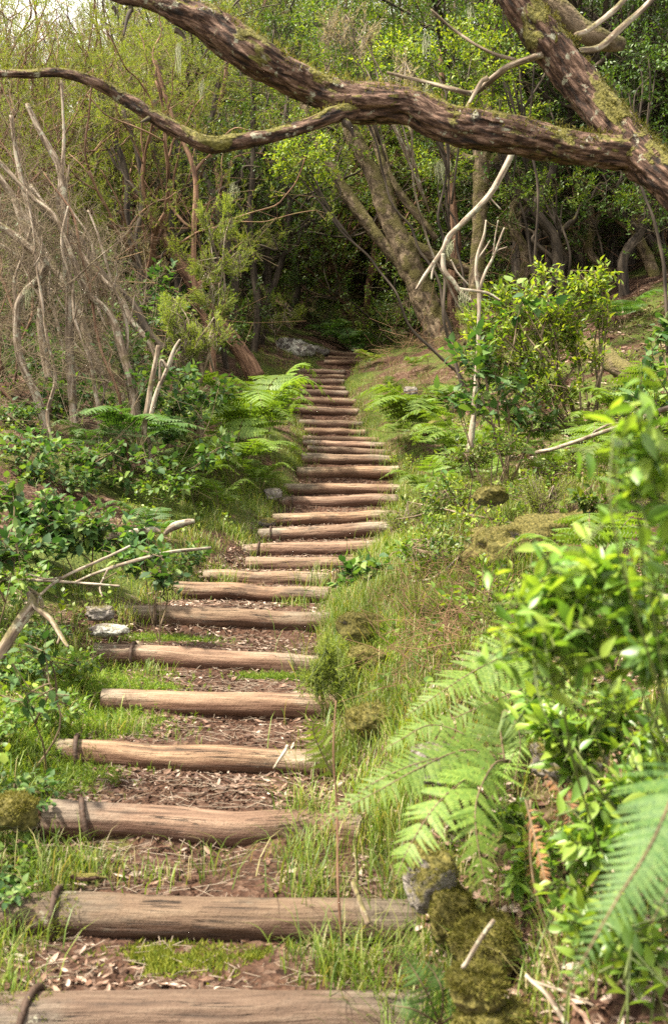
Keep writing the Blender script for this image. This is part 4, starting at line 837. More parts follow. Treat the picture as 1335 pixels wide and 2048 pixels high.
# ------------------------------------------------------------------ ferns
def pinna_t(n=14, w=.17):
    V = []; F = []
    for i in range(n):
        t = (i + .6) / n; L = w * (1 - t) ** .75 * (1 if i else .8) + .012
        for s in (-1, 1):
            k = len(V); h = .46 / n
            V += [(0, t - h, 0), (s * L * .55, t - h * .55 + L * .16, .012), (s * L, t + L * .38, -.02), (s * L * .5, t + h + L * .2, .012), (0, t + h, 0)]; F += [(k, k + 1, k + 2, k + 3, k + 4)] if s > 0 else [(k + 4, k + 3, k + 2, k + 1, k)]
    V = np.array(V); V[:, 2] -= .10 * V[:, 1] ** 2
    return V, [np.array(F)]
PINNA = pinna_t(15, .15); PINNA_S = pinna_t(9, .18)
def frond_mesh(pts, W, n=17, nhint=(0, 0, 1), start=.2, R=None, small=False, curl=.0, droop=.25, r=.003):
    R = R or rng(1); mb = MB(); sp_ = spline(pts, 40); tube(mb, sp_[::3], np.linspace(r, r * .3, len(sp_[::3])), k=5, m=20, mi=1)
    tt = nrm(np.gradient(sp_, axis=0)); ts = start + (1 - start) * (np.linspace(0, 1, n) ** .88); idx = np.minimum((ts * 39).astype(int), 39)
    f = (ts - start) / (1 - start); Lp = 1.15 * W * np.minimum(1, .6 + f * 3.) * (1 - f) ** .8 + .01 * W
    T_ = []; Mx = []
    nh = np.asarray(nhint, float)
    for s in (-1, 1):
        t = tt[idx]; side = nrm(np.cross(t, nh)) * s; up = np.cross(side, t) * s; d = nrm(side + t * (.3 + .3 * f[:, None]) + np.array([0, 0, -droop * .6]) * R.uniform(.5, 1.4, (n, 1)) + R.normal(0, .07, (n, 3)) + curl * np.cross(side, t))
        nn = up * np.sign((up @ nh))[:, None] + R.normal(0, .12, (n, 3)); L = Lp * R.uniform(.9, 1.1, n)
        fr = frames(d, nn); w = np.maximum(L, W * .14)
        Mx.append(fr * np.stack([np.maximum(L, .25 * W) * .95, L, L], -1)[:, None, :]); T_.append(sp_[idx])
    mb.inst(*(PINNA_S if small else PINNA), np.concatenate(Mx), np.concatenate(T_)); return mb
def fern_px(label, fronds, mat='fern', cat='fern', group=None, name='fern'):
    """fronds: (list of (px,py,depth), half width px, normal hint)"""
    base = P(*fronds[0][0][0]); t = thing(name, base, label, cat, group)
    for j, fr in enumerate(fronds):
        pts = np.array([P(*q) for q in fr[0]]) - base; W = fr[1] * fr[0][-1][2] / FPX
        mb = frond_mesh(pts, W, n=int((fr[3] if len(fr) > 3 else 18) * 1.45), nhint=fr[2], R=rng(j + int(fr[0][0][0])), start=fr[4] if len(fr) > 4 else .12)
        mb.build('frond', [M[mat], M['twig']], t)
    return t
NV = (-.25, -.75, .6)
fern_px('large green bracken fern arching over the edge stones of the lower steps', [
    ([(1010, 1520, 2.75), (930, 1500, 2.7), (840, 1535, 2.6), (740, 1590, 2.5), (640, 1640, 2.45)], 95, (0, -.5, .85)),
    ([(1000, 1520, 2.75), (880, 1515, 2.65), (740, 1570, 2.55), (620, 1680, 2.5)], 62, (0, -.55, .8), 20),
    ([(1010, 1525, 2.75), (960, 1540, 2.6), (880, 1600, 2.5), (820, 1690, 2.42), (790, 1760, 2.4)], 105, (-.5, -.7, .4)),
    ([(1015, 1520, 2.75), (985, 1530, 2.6), (950, 1610, 2.45), (960, 1720, 2.38), (985, 1815, 2.35)], 100, (.2, -.9, .35)),
    ([(1005, 1530, 2.75), (930, 1470, 2.8), (860, 1450, 2.8), (800, 1480, 2.75), (765, 1500, 2.75)], 60, (0, -.5, .8)),
    ([(1010, 1530, 2.75), (1000, 1460, 2.8), (1010, 1420, 2.8), (1040, 1480, 2.75), (1020, 1600, 2.7)], 75, (.1, -.9, .4))])
fern_px('pale green bracken frond spreading above the brown dead stalks of the bank', [
    ([(1130, 1330, 3.3), (1050, 1300, 3.25), (960, 1335, 3.2), (880, 1385, 3.1), (800, 1440, 3.05)], 95, (-.2, -.7, .7), 20),
    ([(1130, 1335, 3.3), (1060, 1370, 3.2), (990, 1400, 3.1), (900, 1440, 3.05), (850, 1470, 3.0)], 70, (-.2, -.8, .5)),
    ([(1130, 1335, 3.3), (1080, 1400, 3.2), (1040, 1480, 3.1), (1000, 1560, 3.05)], 85, (-.4, -.8, .4))])
fern_px('big blurred fern frond drooping in from the photo edge beside the leaf litter', [
    ([(1420, 1500, 1.55), (1360, 1560, 1.45), (1300, 1690, 1.38), (1220, 1820, 1.33), (1130, 1985, 1.3)], 135, (-.55, -.8, .3), 24),
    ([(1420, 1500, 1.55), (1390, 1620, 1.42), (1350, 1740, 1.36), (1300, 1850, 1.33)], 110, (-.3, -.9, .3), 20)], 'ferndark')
fern_px('small blue-green fern growing at the end of the lowest step', [
    ([(880, 2050, 2.35), (850, 1980, 2.3), (820, 1930, 2.3), (795, 1890, 2.3)], 45, (0, -.8, .5), 12), ([(880, 2050, 2.35), (885, 1990, 2.3), (870, 1950, 2.3), (850, 1925, 2.3)], 40, (.2, -.8, .5), 12),
    ([(880, 2050, 2.35), (830, 2020, 2.3), (780, 2010, 2.3)], 40, (0, -.8, .5), 12), ([(880, 2050, 2.35), (930, 2010, 2.3), (940, 1975, 2.3)], 35, (0, -.8, .5), 10)], 'ferndark')
fern_px('young yellow-green fern with upright feathery frond growing from the step edge', [
    ([(672, 1560, 3.3), (655, 1510, 3.3), (632, 1470, 3.3), (600, 1440, 3.25)], 52, (0, -.9, .4), 10), ([(672, 1560, 3.3), (640, 1500, 3.28), (625, 1455, 3.25), (640, 1425, 3.25)], 44, (.3, -.9, .3), 9)], 'fernyoung')
fern_px('tiny yellow-green fern with two erect fronds at the end of a pale step', [
    ([(590, 942, 12.3), (578, 922, 12.25), (570, 905, 12.2), (563, 890, 12.2)], 13, (0, -.95, .3), 14, .02), ([(590, 942, 12.3), (594, 922, 12.25), (598, 908, 12.2), (600, 893, 12.2)], 12, (0, -.95, .3), 14, .02)], 'fernyoung')
def fern_at(label, base, n, L, seed, mat='fern', W=None, spread=(0, 6.28), rise=.55, group=None, name='fern'):
    R = rng(seed); t = thing(name, base, label, 'fern', group)
    for j in range(n):
        a = spread[0] + (spread[1] - spread[0]) * (j + R.uniform(.2, .8)) / n; l = L * R.uniform(.75, 1.15); h = l * rise * R.uniform(.7, 1.3); u = np.array([math.cos(a), math.sin(a), 0]); w = np.array([-u[1], u[0], 0]) * R.normal(0, .12) * l
        pts = np.array([[0, 0, -.03], u * l * .22 + [0, 0, h * .75], u * l * .6 + [0, 0, h * 1.05] + w * .5, u * l + [0, 0, h * .72] + w])
        frond_mesh(pts, (W or .36) * l, n=20, R=R, small=True, start=.28, nhint=(u[0] * .3, u[1] * .3, 1), r=.003).build('frond', [M[mat], M['twig']], t)
    return t
fern_at('wide bracken clump of pale fronds beside the middle steps', gpx(500, 11.3), 11, .95, 61, rise=.85)
fern_at('bracken clump of upright fronds just above the wide clump', gpx(535, 12.6), 8, .75, 62, rise=1.)
fern_at('low bracken fronds at the lower edge of the wide clump', gpx(470, 10.3), 7, .75, 63, rise=.7)
fern_at('bluish bracken fern hanging over the brambles near the broken stump', gpx(275, 9.0, .35), 8, .7, 64, 'ferndark', rise=.4)
fern_at('small bracken fern among the brambles beside the stumps', gpx(350, 9.6), 5, .5, 65, rise=.6)
fern_at('bracken with long fronds reaching over the steps from the slope', gpx(860, 12.2, .1), 8, 1.1, 66, spread=(1.9, 4.8), rise=.5)
fern_at('bracken fern under the bright shrub with broad flat fronds', gpx(930, 10.6, .05), 7, .75, 67, rise=.55)
fern_at('bracken fern on the dry slope above the long-fronded one', gpx(905, 13.6, .05), 6, .7, 68, spread=(1.5, 5), rise=.5)
fern_at('bracken fern behind the stem of the bright shrub', gpx(1060, 9.6), 6, .6, 69, rise=.6)
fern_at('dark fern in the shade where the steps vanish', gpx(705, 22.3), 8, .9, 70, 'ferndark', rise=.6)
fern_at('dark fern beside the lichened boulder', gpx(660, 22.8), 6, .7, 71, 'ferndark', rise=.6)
fern_at('fern at the photo edge below the mossy fallen log', gpx(1270, 9.0), 6, .7, 72, rise=.6)
fern_at('fern fronds half hidden behind the long grey branch', gpx(1200, 7.6), 5, .6, 73, rise=.6)
fern_at('dim fern on the leaf slope in front of the shaded wood', gpx(1245, 15.2), 5, .8, 74, 'ferndark', rise=.5)
fern_at('small fern sprouting in the grass beside the upper steps', gpx(735, 18.6), 6, .4, 75, 'fernyoung', rise=.6)
# copies of low ferns, brambles and shrublets over both banks
RB = rng(303)
def spread_copies(protos, spots, label, group, smin=.8, smax=1.2):
    for i, (px, d) in enumerate(spots):
        pr = protos[i % len(protos)]; x = (px - 667.5) * d / FPX; s_ = RB.uniform(smin, smax); rz = RB.uniform(0, 6.28)
        if i < len(protos): pr.location = (x, d, gz(x, d)); pr.rotation_euler = (0, 0, rz); pr.scale = (s_,) * 3; pr['label'] = label; pr['group'] = group
        else: dup(pr, (x, d, gz(x, d)), rz, s_, label, group)
fp = [fern_at('x', (0, 0, 0), 6, .55, 401, rise=.8), fern_at('x', (0, 0, 0), 5, .5, 402, rise=.9), fern_at('x', (0, 0, 0), 7, .6, 403, rise=.65)]
spread_copies(fp, [(800, 13.2), (880, 11.2), (960, 9.6), (1090, 8.4), (1180, 9), (900, 9), (850, 10), (1250, 6.2), (1290, 7.6), (1320, 10), (1140, 11.4), (1230, 11), (780, 15.5), (830, 16.5), (1060, 12.4), (960, 13), (1180, 4.6)],
    'low pale bracken fern half sunk in the growth of the sloping bank', 'low ferns on the sloping bank', .6, .95)
fl = [fern_at('x', (0, 0, 0), 6, .5, 404, rise=.7), fern_at('x', (0, 0, 0), 5, .5, 405, 'ferndark', rise=.7)]
spread_copies(fl, [(420, 11), (330, 10.4), (560, 13.5), (450, 12.2), (390, 9.3), (180, 9.2), (520, 10.4), (300, 7.6), (440, 9.2), (560, 15.5)], 'small fern growing among brambles beside the bare stems', 'small ferns among the brambles')
bp = [blob_shrub('bramble', (0, 0, 0), [((0, 0, .26), (.38, .38, .16), 46)], 'bramble', 'x', 'bramble', leaf=.08, tmpl=LEAFJ, nleaf=6, twl=.18, stem_r=.004, seed=411, up=1., upb=.35, lump=.2),
      blob_shrub('bramble', (0, 0, 0), [((0, 0, .3), (.34, .34, .2), 44)], 'bramblefresh', 'x', 'bramble', leaf=.075, tmpl=LEAFJ, nleaf=6, twl=.18, stem_r=.004, seed=412, up=1., upb=.35, lump=.2)]
spread_copies(bp, [(120, 7.2), (330, 8.4), (60, 8.2), (180, 8.6), (270, 9.6), (380, 9.9), (40, 9.4), (350, 11.2), (460, 11), (130, 10.6), (240, 11), (90, 12), (300, 12.4), (400, 12.6), (360, 7.2), (20, 5.4)], 'leafy bramble clump filling the hollow beside the bare stems', 'bramble clumps', .6, .95)
for px_, d_, k_ in [(40, 4.6, 0), (110, 4.3, 1), (-10, 3.9, 1), (60, 3.6, 0), (150, 4.9, 1), (20, 3.2, 1), (90, 5.2, 0), (-30, 3.0, 0)]:
    x_ = (px_ - 667.5) * d_ / FPX; dup(bp[k_], (x_, d_, gz(x_, d_) - .02), RB.uniform(0, 6), RB.uniform(.32, .5), 'small bramble seedling in the moss beside the lower steps', 'bramble seedlings in the moss')
sp_ = [blob_shrub('shrublet', (0, 0, 0), [((0, 0, .2), (.28, .28, .14), 44)], 'laurel', 'x', 'shrub', leaf=.05, tmpl=LEAF2, nleaf=7, twl=.14, stem_r=.005, seed=421),
       blob_shrub('shrublet', (0, 0, 0), [((0, 0, .22), (.26, .26, .18), 44)], 'laurelfresh', 'x', 'shrub', leaf=.045, tmpl=LEAF2, nleaf=7, twl=.14, stem_r=.005, seed=422),
       blob_shrub('shrublet', (0, 0, 0), [((0, 0, .16), (.26, .26, .12), 40)], 'heathbright', 'x', 'shrub', leaf=.04, tmpl=SPRIG, nleaf=9, twl=.15, stem_r=.004, seed=423, up=.1, upb=1.2, spread=.5)]
spread_copies(sp_, [(880, 7.4), (960, 6.6), (840, 9.2), (1050, 7), (920, 8.2), (1000, 9), (1130, 8), (1210, 7.2), (1090, 10.4), (820, 8.6), (1240, 8.4), (1280, 6), (870, 6.2), (800, 11.5), (1190, 10), (1300, 9), (1250, 12.5), (1110, 6.6), (830, 13.8), (900, 11.8), (860, 5.4), (980, 10.6), (1120, 4.6), (1050, 4.4), (970, 4.8)], 'low leafy shrublet growing through the grass of the sloping bank', 'shrublets on the sloping bank')
# dead fronds
fern_px('curled brown dead fern fronds hanging between the glossy leaves', [
    ([(1050, 1600, 2.2), (1075, 1700, 2.1), (1095, 1790, 2.05), (1110, 1900, 2.05)], 28, (-.8, -.3, .2), 20, .1), ([(1060, 1600, 2.2), (1060, 1720, 2.15), (1080, 1820, 2.1), (1130, 1960, 2.05)], 26, (.6, -.5, .2), 20, .1),
    ([(1085, 1540, 2.3), (1120, 1590, 2.25), (1110, 1650, 2.2), (1090, 1690, 2.2)], 34, (.6, -.5, .2), 14, .1), ([(1120, 1560, 2.3), (1140, 1620, 2.25), (1120, 1700, 2.2)], 30, (-.6, -.5, .2), 14, .1)], 'ferndead', name='dead_fern')

# ------------------------------------------------------------------ shrubs
def px_blob(px, py, d, rx, ry, n, rz=None):
    return (P(px, py, d), (rx * d / FPX, (rz or min(rx, ry)) * d / FPX, ry * d / FPX), n)
blob_shrub('laurel_shrub', gpx(1172, 9.4), [px_blob(1110, 655, 9.4, 100, 55, 70), px_blob(1060, 600, 9.3, 120, 45, 85), px_blob(1160, 560, 9.4, 70, 38, 50), px_blob(990, 635, 9.2, 90, 40, 55), px_blob(1205, 540, 9.5, 40, 20, 18), px_blob(1030, 710, 9.3, 100, 60, 90), px_blob(945, 690, 9.2, 60, 60, 36), px_blob(1110, 760, 9.2, 70, 45, 36), px_blob(1175, 690, 9.3, 60, 35, 22), px_blob(1000, 580, 9.3, 50, 22, 14), px_blob(1195, 610, 9.4, 45, 30, 20), px_blob(1090, 530, 9.4, 40, 20, 10)], 'laurelfresh',
    'bright yellow-green leafy shrub standing alone in front of the shaded wood', 'shrub', leaf=.075, nleaf=9, twl=.3, stem_r=.013, seed=81, upb=.9, lump=.3)
blob_shrub('laurel_shrub', gpx(1010, 8.9), [px_blob(1000, 770, 8.8, 90, 60, 70), px_blob(1050, 830, 8.8, 70, 50, 50), px_blob(960, 700, 8.8, 50, 50, 36)], 'laureldark', 'dark green dense undergrowth shrub below the bright yellow-green one', 'shrub', leaf=.07, nleaf=8, twl=.18, stem_r=.014, seed=82)
blob_shrub('bramble', gpx(985, 8.2), [px_blob(960, 700, 8.1, 90, 70, 18), px_blob(1000, 790, 8.1, 110, 60, 20), px_blob(1080, 590, 8.4, 110, 60, 12), px_blob(900, 790, 8.2, 50, 40, 8)], 'bramble', 'bramble with big dark toothed leaves climbing through the bright shrub', 'bramble', leaf=.125, tmpl=LEAFJ, nleaf=4, twl=.2, stem_r=.006, seed=83, up=1.2)
blob_shrub('laurel_shrub', gpx(930, 7.6), [px_blob(940, 905, 7.5, 75, 40, 45), px_blob(890, 990, 7.0, 70, 50, 26), px_blob(1010, 870, 7.6, 60, 40, 24)], 'laurel', 'low pale green shrublet spreading at the foot of the bright shrub', 'shrub', leaf=.055, nleaf=7, twl=.14, stem_r=.008, seed=84)
# close glossy shrubs
blob_shrub('laurel_shrub', gpx(1620, 1.7), [px_blob(1315, 890, 1.3, 55, 50, 7), px_blob(1285, 970, 1.35, 55, 30, 5), px_blob(1340, 1050, 1.4, 55, 40, 7), px_blob(1220, 1130, 1.5, 95, 34, 15), px_blob(1110, 1190, 1.55, 90, 36, 24), px_blob(1255, 1225, 1.5, 85, 36, 14), px_blob(1085, 1260, 1.6, 65, 30, 12), px_blob(1310, 1300, 1.45, 60, 50, 14), px_blob(1190, 1290, 1.55, 70, 28, 12), px_blob(1235, 840, 1.3, 20, 15, 2)], 'gloss',
    'close blurred shrub with large glossy leaves crowding in at the photo edge', 'shrub', leaf=.05, tmpl=LEAF4, nleaf=9, twl=.13, stem_r=.0024, seed=85, stemmat='twiggreen', twr=.0008, spread=1.05, lump=.3)
blob_shrub('laurel_shrub', gpx(1230, 2.4), [px_blob(1140, 1450, 2.3, 90, 42, 34), px_blob(1240, 1420, 2.3, 80, 45, 26), px_blob(1080, 1400, 2.35, 50, 26, 9), px_blob(1300, 1480, 2.2, 50, 50, 18)], 'gloss', 'glossy green shrub between the pale frond and the hanging fronds', 'shrub', leaf=.058, tmpl=LEAF4, nleaf=8, twl=.14, stem_r=.0035, seed=86, stemmat='twiggreen')
blob_shrub('laurel_shrub', gpx(1300, 2.2), [px_blob(1285, 1560, 2.1, 60, 45, 22), px_blob(1190, 1690, 2.05, 80, 45, 26), px_blob(1130, 1770, 2.05, 50, 35, 10), px_blob(1210, 1600, 2.1, 40, 30, 9)], 'gloss', 'fresh green leafy shrub behind the big drooping frond', 'shrub', leaf=.058, tmpl=LEAF4, nleaf=8, twl=.14, stem_r=.0035, seed=87, stemmat='twiggreen')
blob_shrub('laurel_shrub', gpx(1060, 2.75), [px_blob(1020, 1640, 2.7, 60, 40, 14), px_blob(1070, 1690, 2.6, 60, 50, 16), px_blob(1040, 1760, 2.6, 50, 40, 9)], 'gloss', 'low glossy shrub under the hanging fern fronds', 'shrub', leaf=.052, tmpl=LEAF4, nleaf=8, twl=.12, stem_r=.003, seed=88, stemmat='twiggreen')
blob_shrub('laurel_shrub', gpx(1180, 1.95), [px_blob(1150, 1840, 1.9, 60, 40, 10), px_blob(1250, 1850, 1.8, 70, 50, 10), px_blob(1290, 1900, 1.8, 50, 40, 6)], 'gloss', 'small seedling shrub rooted in the leaf litter beneath the big frond', 'shrub', leaf=.055, tmpl=LEAF4, nleaf=7, twl=.12, stem_r=.004, seed=89, stemmat='twiggreen')
blob_shrub('laurel_shrub', gpx(1330, 5.2), [px_blob(1310, 860, 5.2, 60, 50, 24), px_blob(1270, 950, 5.0, 80, 60, 30), px_blob(1180, 1000, 5.2, 80, 40, 24)], 'laurel', 'mid green shrub on the outcrop behind the blurred leaves', 'shrub', leaf=.06, tmpl=LEAF2, nleaf=8, twl=.15, stem_r=.008, seed=90)
blob_shrub('laurel_shrub', gpx(1400, 7), [px_blob(1320, 650, 7, 40, 30, 9), px_blob(1310, 720, 7, 50, 40, 10), px_blob(1300, 800, 7, 70, 40, 20)], 'bramble', 'sparse bramble with yellowish tip leaf reaching in from the photo edge', 'bramble', leaf=.09, tmpl=LEAFJ, nleaf=5, twl=.2, stem_r=.006, seed=91, up=1.)
# heath bushes by the path
def heath_bush(label, root, blobs, mat, seed, sp=.07, tm=SPRIGF, nleaf=9, twl=.22, name='heath_bush', single=False, thin=False):
    return blob_shrub(name, root, blobs, mat, label, 'heath', leaf=sp, tmpl=tm, nleaf=nleaf, twl=twl, stem_r=.003 if thin else .012, stemmat='twiggreen' if thin else 'bark_pale', seed=seed, up=.1, upb=1.6 if thin else 1.1, spread=.5, twr=.001 if thin else .002, lump=.5, single=single)
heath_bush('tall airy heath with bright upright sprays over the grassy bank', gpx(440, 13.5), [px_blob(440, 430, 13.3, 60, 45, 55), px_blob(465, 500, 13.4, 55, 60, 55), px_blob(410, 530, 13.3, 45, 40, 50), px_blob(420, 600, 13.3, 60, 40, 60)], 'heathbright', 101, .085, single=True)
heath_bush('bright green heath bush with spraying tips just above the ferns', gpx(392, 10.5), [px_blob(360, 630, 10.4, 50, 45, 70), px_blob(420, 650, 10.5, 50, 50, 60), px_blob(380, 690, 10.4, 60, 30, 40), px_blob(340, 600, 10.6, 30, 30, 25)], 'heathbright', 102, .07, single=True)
heath_bush('rounded dark green heath cushion high between the bare stems', gpx(185, 15), [px_blob(185, 405, 14.8, 55, 50, 110), px_blob(180, 450, 14.8, 45, 30, 50)], 'heath', 103, .085)
heath_bush('dull olive heath bush in the hollow beside the boulder', gpx(555, 20), [px_blob(560, 620, 19.8, 60, 45, 90), px_blob(500, 620, 19.5, 45, 40, 60)], 'heath', 104, .085)
heath_bush('tawny dry heath bush above the leaning red-brown trunk', gpx(320, 17), [px_blob(310, 455, 16.5, 55, 45, 80), px_blob(290, 520, 16, 50, 40, 50)], 'heathdry', 105, .085)
heath_bush('small heath growing at the foot of the straight mossy trunk', gpx(915, 15.5), [px_blob(925, 640, 15.3, 35, 35, 50)], 'heathbright', 106, .07)
heath_bush('yellow-green little heath plant leaning over the step ends', gpx(690, 4.75), [px_blob(660, 1300, 4.7, 45, 40, 60), px_blob(625, 1340, 4.65, 35, 28, 36), px_blob(690, 1350, 4.65, 35, 40, 40)], 'heathbright', 107, .042, nleaf=12, twl=.16, thin=True)
heath_bush('soft green heath plants in the grass below the low pale shrublet', gpx(1090, 6.6), [px_blob(1080, 970, 6.6, 70, 40, 60), px_blob(800, 1020, 8.2, 50, 40, 36)], 'heathbright', 108, .035, nleaf=10, twl=.16)
heath_bush('grey-brown twiggy dry heath hanging at the top middle', gpx(975, 12.5), [px_blob(800, 150, 11, 60, 60, 60), px_blob(700, 40, 11, 90, 40, 60)], 'heathdry', 109, .06, twl=.4, single=True)
heath_bush('faded pinkish dry heath behind the thin left limb', gpx(200, 18.5), [px_blob(240, 190, 18, 80, 60, 80), px_blob(60, 230, 18, 70, 50, 60), px_blob(240, 270, 18.5, 70, 50, 60)], 'heathdry', 110, .08, twl=.35, single=True)
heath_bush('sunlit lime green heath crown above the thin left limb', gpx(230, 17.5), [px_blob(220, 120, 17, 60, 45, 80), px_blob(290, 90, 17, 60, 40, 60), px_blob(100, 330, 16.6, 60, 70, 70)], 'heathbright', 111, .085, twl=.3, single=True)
# brambles
def bramble(label, px, d, blobs, seed, leaf=.085, mat='bramble'):
    return blob_shrub('bramble', gpx(px, d), blobs, mat, label, 'bramble', leaf=leaf, tmpl=LEAFJ, nleaf=6, twl=.2, stem_r=.005, seed=seed, up=1.0, upb=.35, lump=.2)
bramble('dense dark bramble mound spilling over the bank beside the dead twigs', 170, 6.3, [px_blob(180, 1060, 6.2, 150, 55, 95), px_blob(70, 1010, 6.3, 90, 50, 50), px_blob(280, 1100, 5.9, 70, 35, 30), px_blob(60, 1090, 6.0, 80, 40, 36)], 121, .08)
bramble('loose bramble spreading around the foot of the bare stems', 240, 8.6, [px_blob(250, 930, 8.5, 150, 60, 60), px_blob(100, 950, 8.0, 110, 50, 50), px_blob(330, 760, 9.4, 80, 70, 50), px_blob(440, 900, 8.8, 60, 50, 20)], 122, .085)
bramble('light green bramble shoots between the stump and the ferns', 330, 9.8, [px_blob(340, 830, 9.6, 90, 60, 55), px_blob(250, 700, 10, 70, 60, 36), px_blob(420, 780, 10.2, 60, 50, 40)], 123, .085)
bramble('tall thin bramble shoot with pale leaves in front of the dark hollow', 320, 11, [px_blob(320, 560, 11, 40, 50, 14), px_blob(330, 620, 11, 50, 50, 14), px_blob(250, 690, 10.5, 70, 30, 14)], 124, .1)
bramble('dark bramble with toothed leaves overhanging the right step ends', 740, 6.9, [px_blob(735, 1130, 6.8, 70, 28, 22), px_blob(690, 1160, 6.7, 40, 25, 9), px_blob(830, 1110, 6.8, 50, 35, 9), px_blob(770, 1170, 6.6, 60, 20, 12)], 125, .085)
bramble('few bramble leaves at the tip of the dark mound beside the steps', 330, 5.6, [px_blob(330, 1150, 5.5, 45, 30, 9), px_blob(300, 1110, 5.6, 50, 20, 8)], 126, .08)
bramble('seedling with pale leaves on the moss left of the lower steps', 75, 3.9, [px_blob(75, 1300, 3.8, 50, 35, 7), px_blob(60, 1400, 3.5, 50, 40, 6)], 127, .06)
bramble('wide dark bramble thicket at the photo edge behind the bare stems', 40, 10.8, [px_blob(60, 700, 10.6, 100, 80, 60), px_blob(150, 790, 10.2, 100, 50, 50), px_blob(20, 850, 9.6, 70, 60, 40)], 128, .085)
bramble('bramble patch at the photo edge below the leaf mound', -20, 4.8, [px_blob(20, 1090, 4.7, 60, 50, 18), px_blob(10, 980, 5.2, 60, 40, 16)], 129, .07)
bramble('low bramble sprigs in the grass beside the middle steps', 860, 7.8, [px_blob(850, 1050, 7.6, 50, 40, 9), px_blob(880, 960, 8.2, 40, 30, 8)], 130, .07)

# ------------------------------------------------------------------ stones
def stone(label, px, py, d, rx, ry, seed, mat='stonemoss', rz=None, tufts=900, name='stone', rough=.3, tuftsize=.011, cat='stone'):
    import bmesh
    bm = bmesh.new(); bmesh.ops.create_icosphere(bm, subdivisions=5, radius=1); V = np.array([v.co[:] for v in bm.verts]); F = np.array([[v.index for v in f.verts] for f in bm.faces]); bm.free()
    c = P(px, py + ry * .3, d); s = np.array([rx, rz or (rx + ry) / 2, ry]) * d / FPX
    o = fbm(V * 1.3 + seed * 7.1, 3, seed); V = V * (1 + 1.5 * rough * o + .35 * rough * fbm(V * 4 + seed, 2, seed + 5) + .06 * fbm(V * 9 + seed, 3, seed))[:, None]
    V = np.sign(V) * np.abs(V) ** .85; V = V * s; mb = MB(); mb.add(V, [F]); R = rng(seed)
    ob = mb.build(name, M[mat]); ob.location = c; tag(ob, label, cat)
    if tufts:
        N_ = nrm(V / s ** 2); k = N_[:, 2] + .9 * fbm(V / s * 1.6 + seed, 2, seed + 3) > R.uniform(.05, .5, len(V)); mo = MB(); moss_tufts(mo, V[k], N_[k], R, tufts, tuftsize); mo.build('moss', M['moss'], ob)
    return ob
stone('round yellow-mossed stone, larger one at the end of the lowest steps', 972, 1872, 2.5, 66, 58, 1, 'stonefull', tufts=5000)
stone('mossy stone in front of and below the larger yellow-mossed one', 955, 1968, 2.25, 52, 40, 2, 'stonefull', tufts=4000)
stone('brown mossy stone cut by the bottom edge of the photo', 985, 2040, 2.25, 70, 45, 3, 'stonefull', tufts=3000)
stone('dark-topped stone with moss beside the second lowest step', 860, 1740, 2.75, 52, 62, 4, tufts=1800)
stone('mossy upright block behind the larger yellow-mossed stone', 900, 1812, 2.7, 46, 52, 5, 'stonefull', tufts=2500)
stone('small mossy stone just above the yellow heath plant end', 730, 1312, 4.9, 38, 26, 6, 'stonefull', tufts=1500)
stone('mossy hummock beside the sixth step', 740, 1435, 4.2, 46, 32, 7, 'stonefull', tufts=2000)
stone('mossy hummock under the brown dead stalks', 718, 1245, 5.4, 42, 28, 8, 'stonefull', tufts=1800)
stone('grey stone half hidden under the hanging fronds', 870, 1510, 3.1, 55, 40, 9, 'stone', tufts=600)
stone('dark mossy stones at the photo edge beside the third step', 25, 1615, 3.3, 50, 36, 10, 'stonefull', tufts=3500)
stone('brown lichened stone, upper of two beside the seventh step', 200, 1222, 5.7, 28, 15, 11, 'stone', tufts=500)
stone('flat white-crusted stone, lower of two beside the seventh step', 216, 1257, 5.5, 38, 12, 12, 'stonepale', tufts=150)
stone('dark grey stone at the end of the fourteenth step', 545, 985, 10.3, 17, 14, 13, 'stone', tufts=0)
stone('yellow moss cushion at the end of the twelfth step', 535, 1042, 9.4, 18, 9, 14, tufts=500)
stone('large white-lichened boulder at the top of the steps', 585, 700, 20.6, 42, 28, 16, 'stonepale', tufts=0, rough=.35)
stone('smaller dark rock leaning on the white-lichened boulder', 540, 718, 20.3, 22, 16, 17, 'stone', tufts=0, rough=.35)
stone('brown rock behind the white-lichened boulder', 628, 702, 21.2, 26, 14, 18, 'stone', tufts=0)
stone('sunlit pale rock on the dry slope among the ferns', 820, 780, 14.2, 15, 11, 19, 'stone', tufts=0)
stone('round grey stone in the grass beside the eleventh step', 860, 1082, 7.2, 11, 12, 20, 'stone', tufts=0)
stone('long mossy rock outcrop on the bank', 1110, 1072, 6.2, 150, 70, 21, 'stonefull', rz=80, tufts=6000, name='outcrop', cat='rock', rough=.4)
stone('mossy shoulder of rock at the end of the outcrop', 990, 1092, 6.0, 55, 48, 22, 'stonefull', tufts=2500, name='outcrop', cat='rock', rough=.4)
stone('mossy lump on the bank above the outcrop', 980, 985, 6.9, 34, 20, 23, 'stonefull', tufts=1500)
stone('mossy knob beside the photo edge above the outcrop', 1190, 1040, 6.3, 70, 35, 24, tufts=1500)
stone('low mossy stone under the glossy shrub', 1130, 1500, 2.7, 70, 45, 26, tufts=2000)
